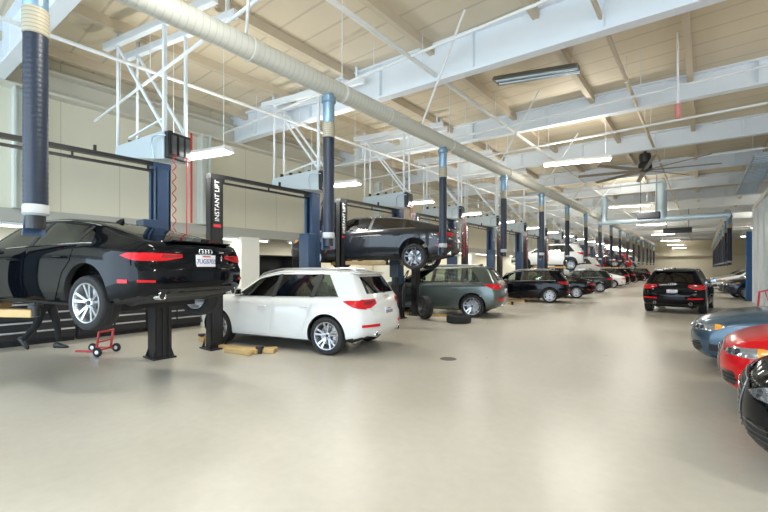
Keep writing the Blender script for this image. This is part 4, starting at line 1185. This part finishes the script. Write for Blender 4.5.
# ------------------------------------------------------------------ PERSON (walking, dark clothes)
def skinned(name, joints, edges, m, parent, root_i=0, sub=2):
    me = bpy.data.meshes.new(name); me.from_pydata([j[0] for j in joints], edges, []); o = bpy.data.objects.new(name, me); C.objects.link(o)
    sk = o.modifiers.new('skin', 'SKIN'); sk.use_smooth_shade = True
    if not me.skin_vertices: 
        bm = bmesh.new(); bm.from_mesh(me); bm.verts.layers.skin.verify(); bm.to_mesh(me); bm.free()
    for i, j in enumerate(joints):
        r_ = j[1]; me.skin_vertices[0].data[i].radius = (r_, r_) if not isinstance(r_, tuple) else r_
    me.skin_vertices[0].data[root_i].use_root = True
    sb = o.modifiers.new('sub', 'SUBSURF'); sb.levels = sub; sb.render_levels = sub
    dg = bpy.context.evaluated_depsgraph_get(); dg.update()
    nm = bpy.data.meshes.new_from_object(o.evaluated_get(dg)); bpy.data.objects.remove(o)
    nm.materials.clear(); nm.materials.append(m)
    for p in nm.polygons: p.material_index = 0; p.use_smooth = True
    ob = bpy.data.objects.new(name, nm); link(ob, parent)
    return ob
pe = empty('person', (-10.42, 1.92, 0), R(39)); tag(pe, 'person in dark trousers and black shoes walking behind the raised black car', 'person')
# local +x is the walking direction
J = [((0, 0, .95), .13), ((0, .09, .90), .10), ((.13, .10, .50), .066), ((.16, .10, .12), .045),
     ((0, -.09, .90), .10), ((-.12, -.10, .50), .066), ((-.40, -.10, .20), .045),
     ((.02, 0, 1.15), .125), ((.03, 0, 1.36), .14), ((.03, 0, 1.47), .06), ((.04, 0, 1.54), .05),
     ((.03, .17, 1.41), .065), ((-.06, .23, 1.16), .045), ((.16, .22, 1.26), .034), ((.03, -.17, 1.41), .065), ((.10, -.23, 1.15), .045), ((.32, -.20, 1.24), .034)]
E = [(0, 1), (1, 2), (2, 3), (0, 4), (4, 5), (5, 6), (0, 7), (7, 8), (8, 9), (9, 10), (8, 11), (11, 12), (12, 13), (8, 14), (14, 15), (15, 16)]
bd_ = skinned('body', J, E, SHIRT, pe)
bd_.data.materials.append(TROUS); bd_.data.materials.append(SKIN)
for p in bd_.data.polygons:
    c = p.center
    if c.z < .98 and abs(c.y) < .2: p.material_index = 1
    if c.z > 1.47: p.material_index = 2
    if c.x > .24 and c.z > 1.1 and c.z < 1.3: p.material_index = 2
def hand(x, y, z, s, tilt):
    o = skinned('hand', [((x, y, z), .03), ((x + tilt * .04, y, z - .07), .034), ((x + tilt * .05 + .025, y, z - .13), .011), ((x + tilt * .07 + .03, y - s * .02, z - .165), .009), ((x + tilt * .05 + .008, y, z - .14), .011), ((x + tilt * .06 + .01, y - s * .02, z - .18), .009),
                         ((x + tilt * .05 - .01, y, z - .135), .011), ((x + tilt * .05 - .01, y - s * .02, z - .172), .009), ((x + tilt * .05 - .028, y, z - .12), .010), ((x + tilt * .05 - .03, y - s * .02, z - .15), .008),
                         ((x + .045, y - s * .005, z - .05), .012), ((x + .065, y - s * .015, z - .09), .010)],
                [(0, 1), (1, 2), (2, 3), (1, 4), (4, 5), (1, 6), (6, 7), (1, 8), (8, 9), (0, 10), (10, 11)], SKIN, pe)
hand(.17, .22, 1.25, 1, .5); hand(.33, -.20, 1.23, -1, 1)
m = MB(); hp = [(.001, -.125), (.045, -.115), (.068, -.07), (.078, 0), (.08, .05), (.065, .10), (.035, .125), (.001, .13)]
m.rev(hp, 'z', n=24); m.v = [((a * 1.18 + .055) + (.012 if a > .06 and -.03 < c < .0 and abs(b) < .02 else 0), b, c + 1.64) for a, b, c in m.v]
hd_ = m.build('head', SKIN, pe, True, angle=80)
m = MB(); m.hexa([(.14, -.012, 1.60), (.168, -.016, 1.605), (.168, .016, 1.605), (.14, .012, 1.60), (.14, -.006, 1.66), (.15, -.006, 1.655), (.15, .006, 1.655), (.14, .006, 1.66)]); m.build('nose', SKIN, hd_, bevel=.004)
for s in (-1, 1):
    m = MB(); m.rev([(.001, -.012), (.010, -.006), (.012, 0), (.001, .012)], 'x', c=(.138, s * .032, 1.645), n=12); m.build('eye', LABELW, hd_, True)
    m = MB(); m.rev([(.001, -.008), (.03, -.006), (.032, .004), (.001, .008)], 'y', c=(.05, s * .082, 1.63), n=14); m.build('ear', SKIN, hd_, True)
MB().box(.138, .149, -.025, .025, 1.572, 1.582).build('mouth', mat('lip', (.4, .16, .13), .5), hd_, bevel=.003)
m = MB(); m.rev([(.083, -.02), (.088, .04), (.075, .105), (.04, .135), (.001, .142)], 'z', n=24); m.v = [(a * 1.15 + .04, b * 1.02, c + 1.645) for a, b, c in m.v]; m.build('hair', HAIR, pe, True, angle=80)
def shoe(x, y, z, pitch):
    r_ = MB(); pr = [(-.10, .035), (-.06, .045), (.0, .045), (.08, .048), (.15, .046), (.19, .02)]
    hh = [.09, .11, .10, .07, .055, .03]
    vs = []; fs = []
    for (xx, wd), h_ in zip(pr, hh):
        for k in range(10):
            t = 2 * math.pi * k / 10; vs.append((xx, wd * math.cos(t), max(0, h_ / 2 + h_ / 2 * math.sin(t) * 1.1)))
    for i in range(5):
        for k in range(10): fs.append((i * 10 + k, i * 10 + (k + 1) % 10, (i + 1) * 10 + (k + 1) % 10, (i + 1) * 10 + k))
    fs += [tuple(range(10)), tuple(range(50, 60))]
    r_.add(vs, fs); o = r_.build('shoe', BLACK, pe, True, angle=70); o.location = (x, y, z); o.rotation_euler = (0, R(pitch), 0)
shoe(.17, .10, 0, 0); shoe(-.44, -.10, .13, 42)
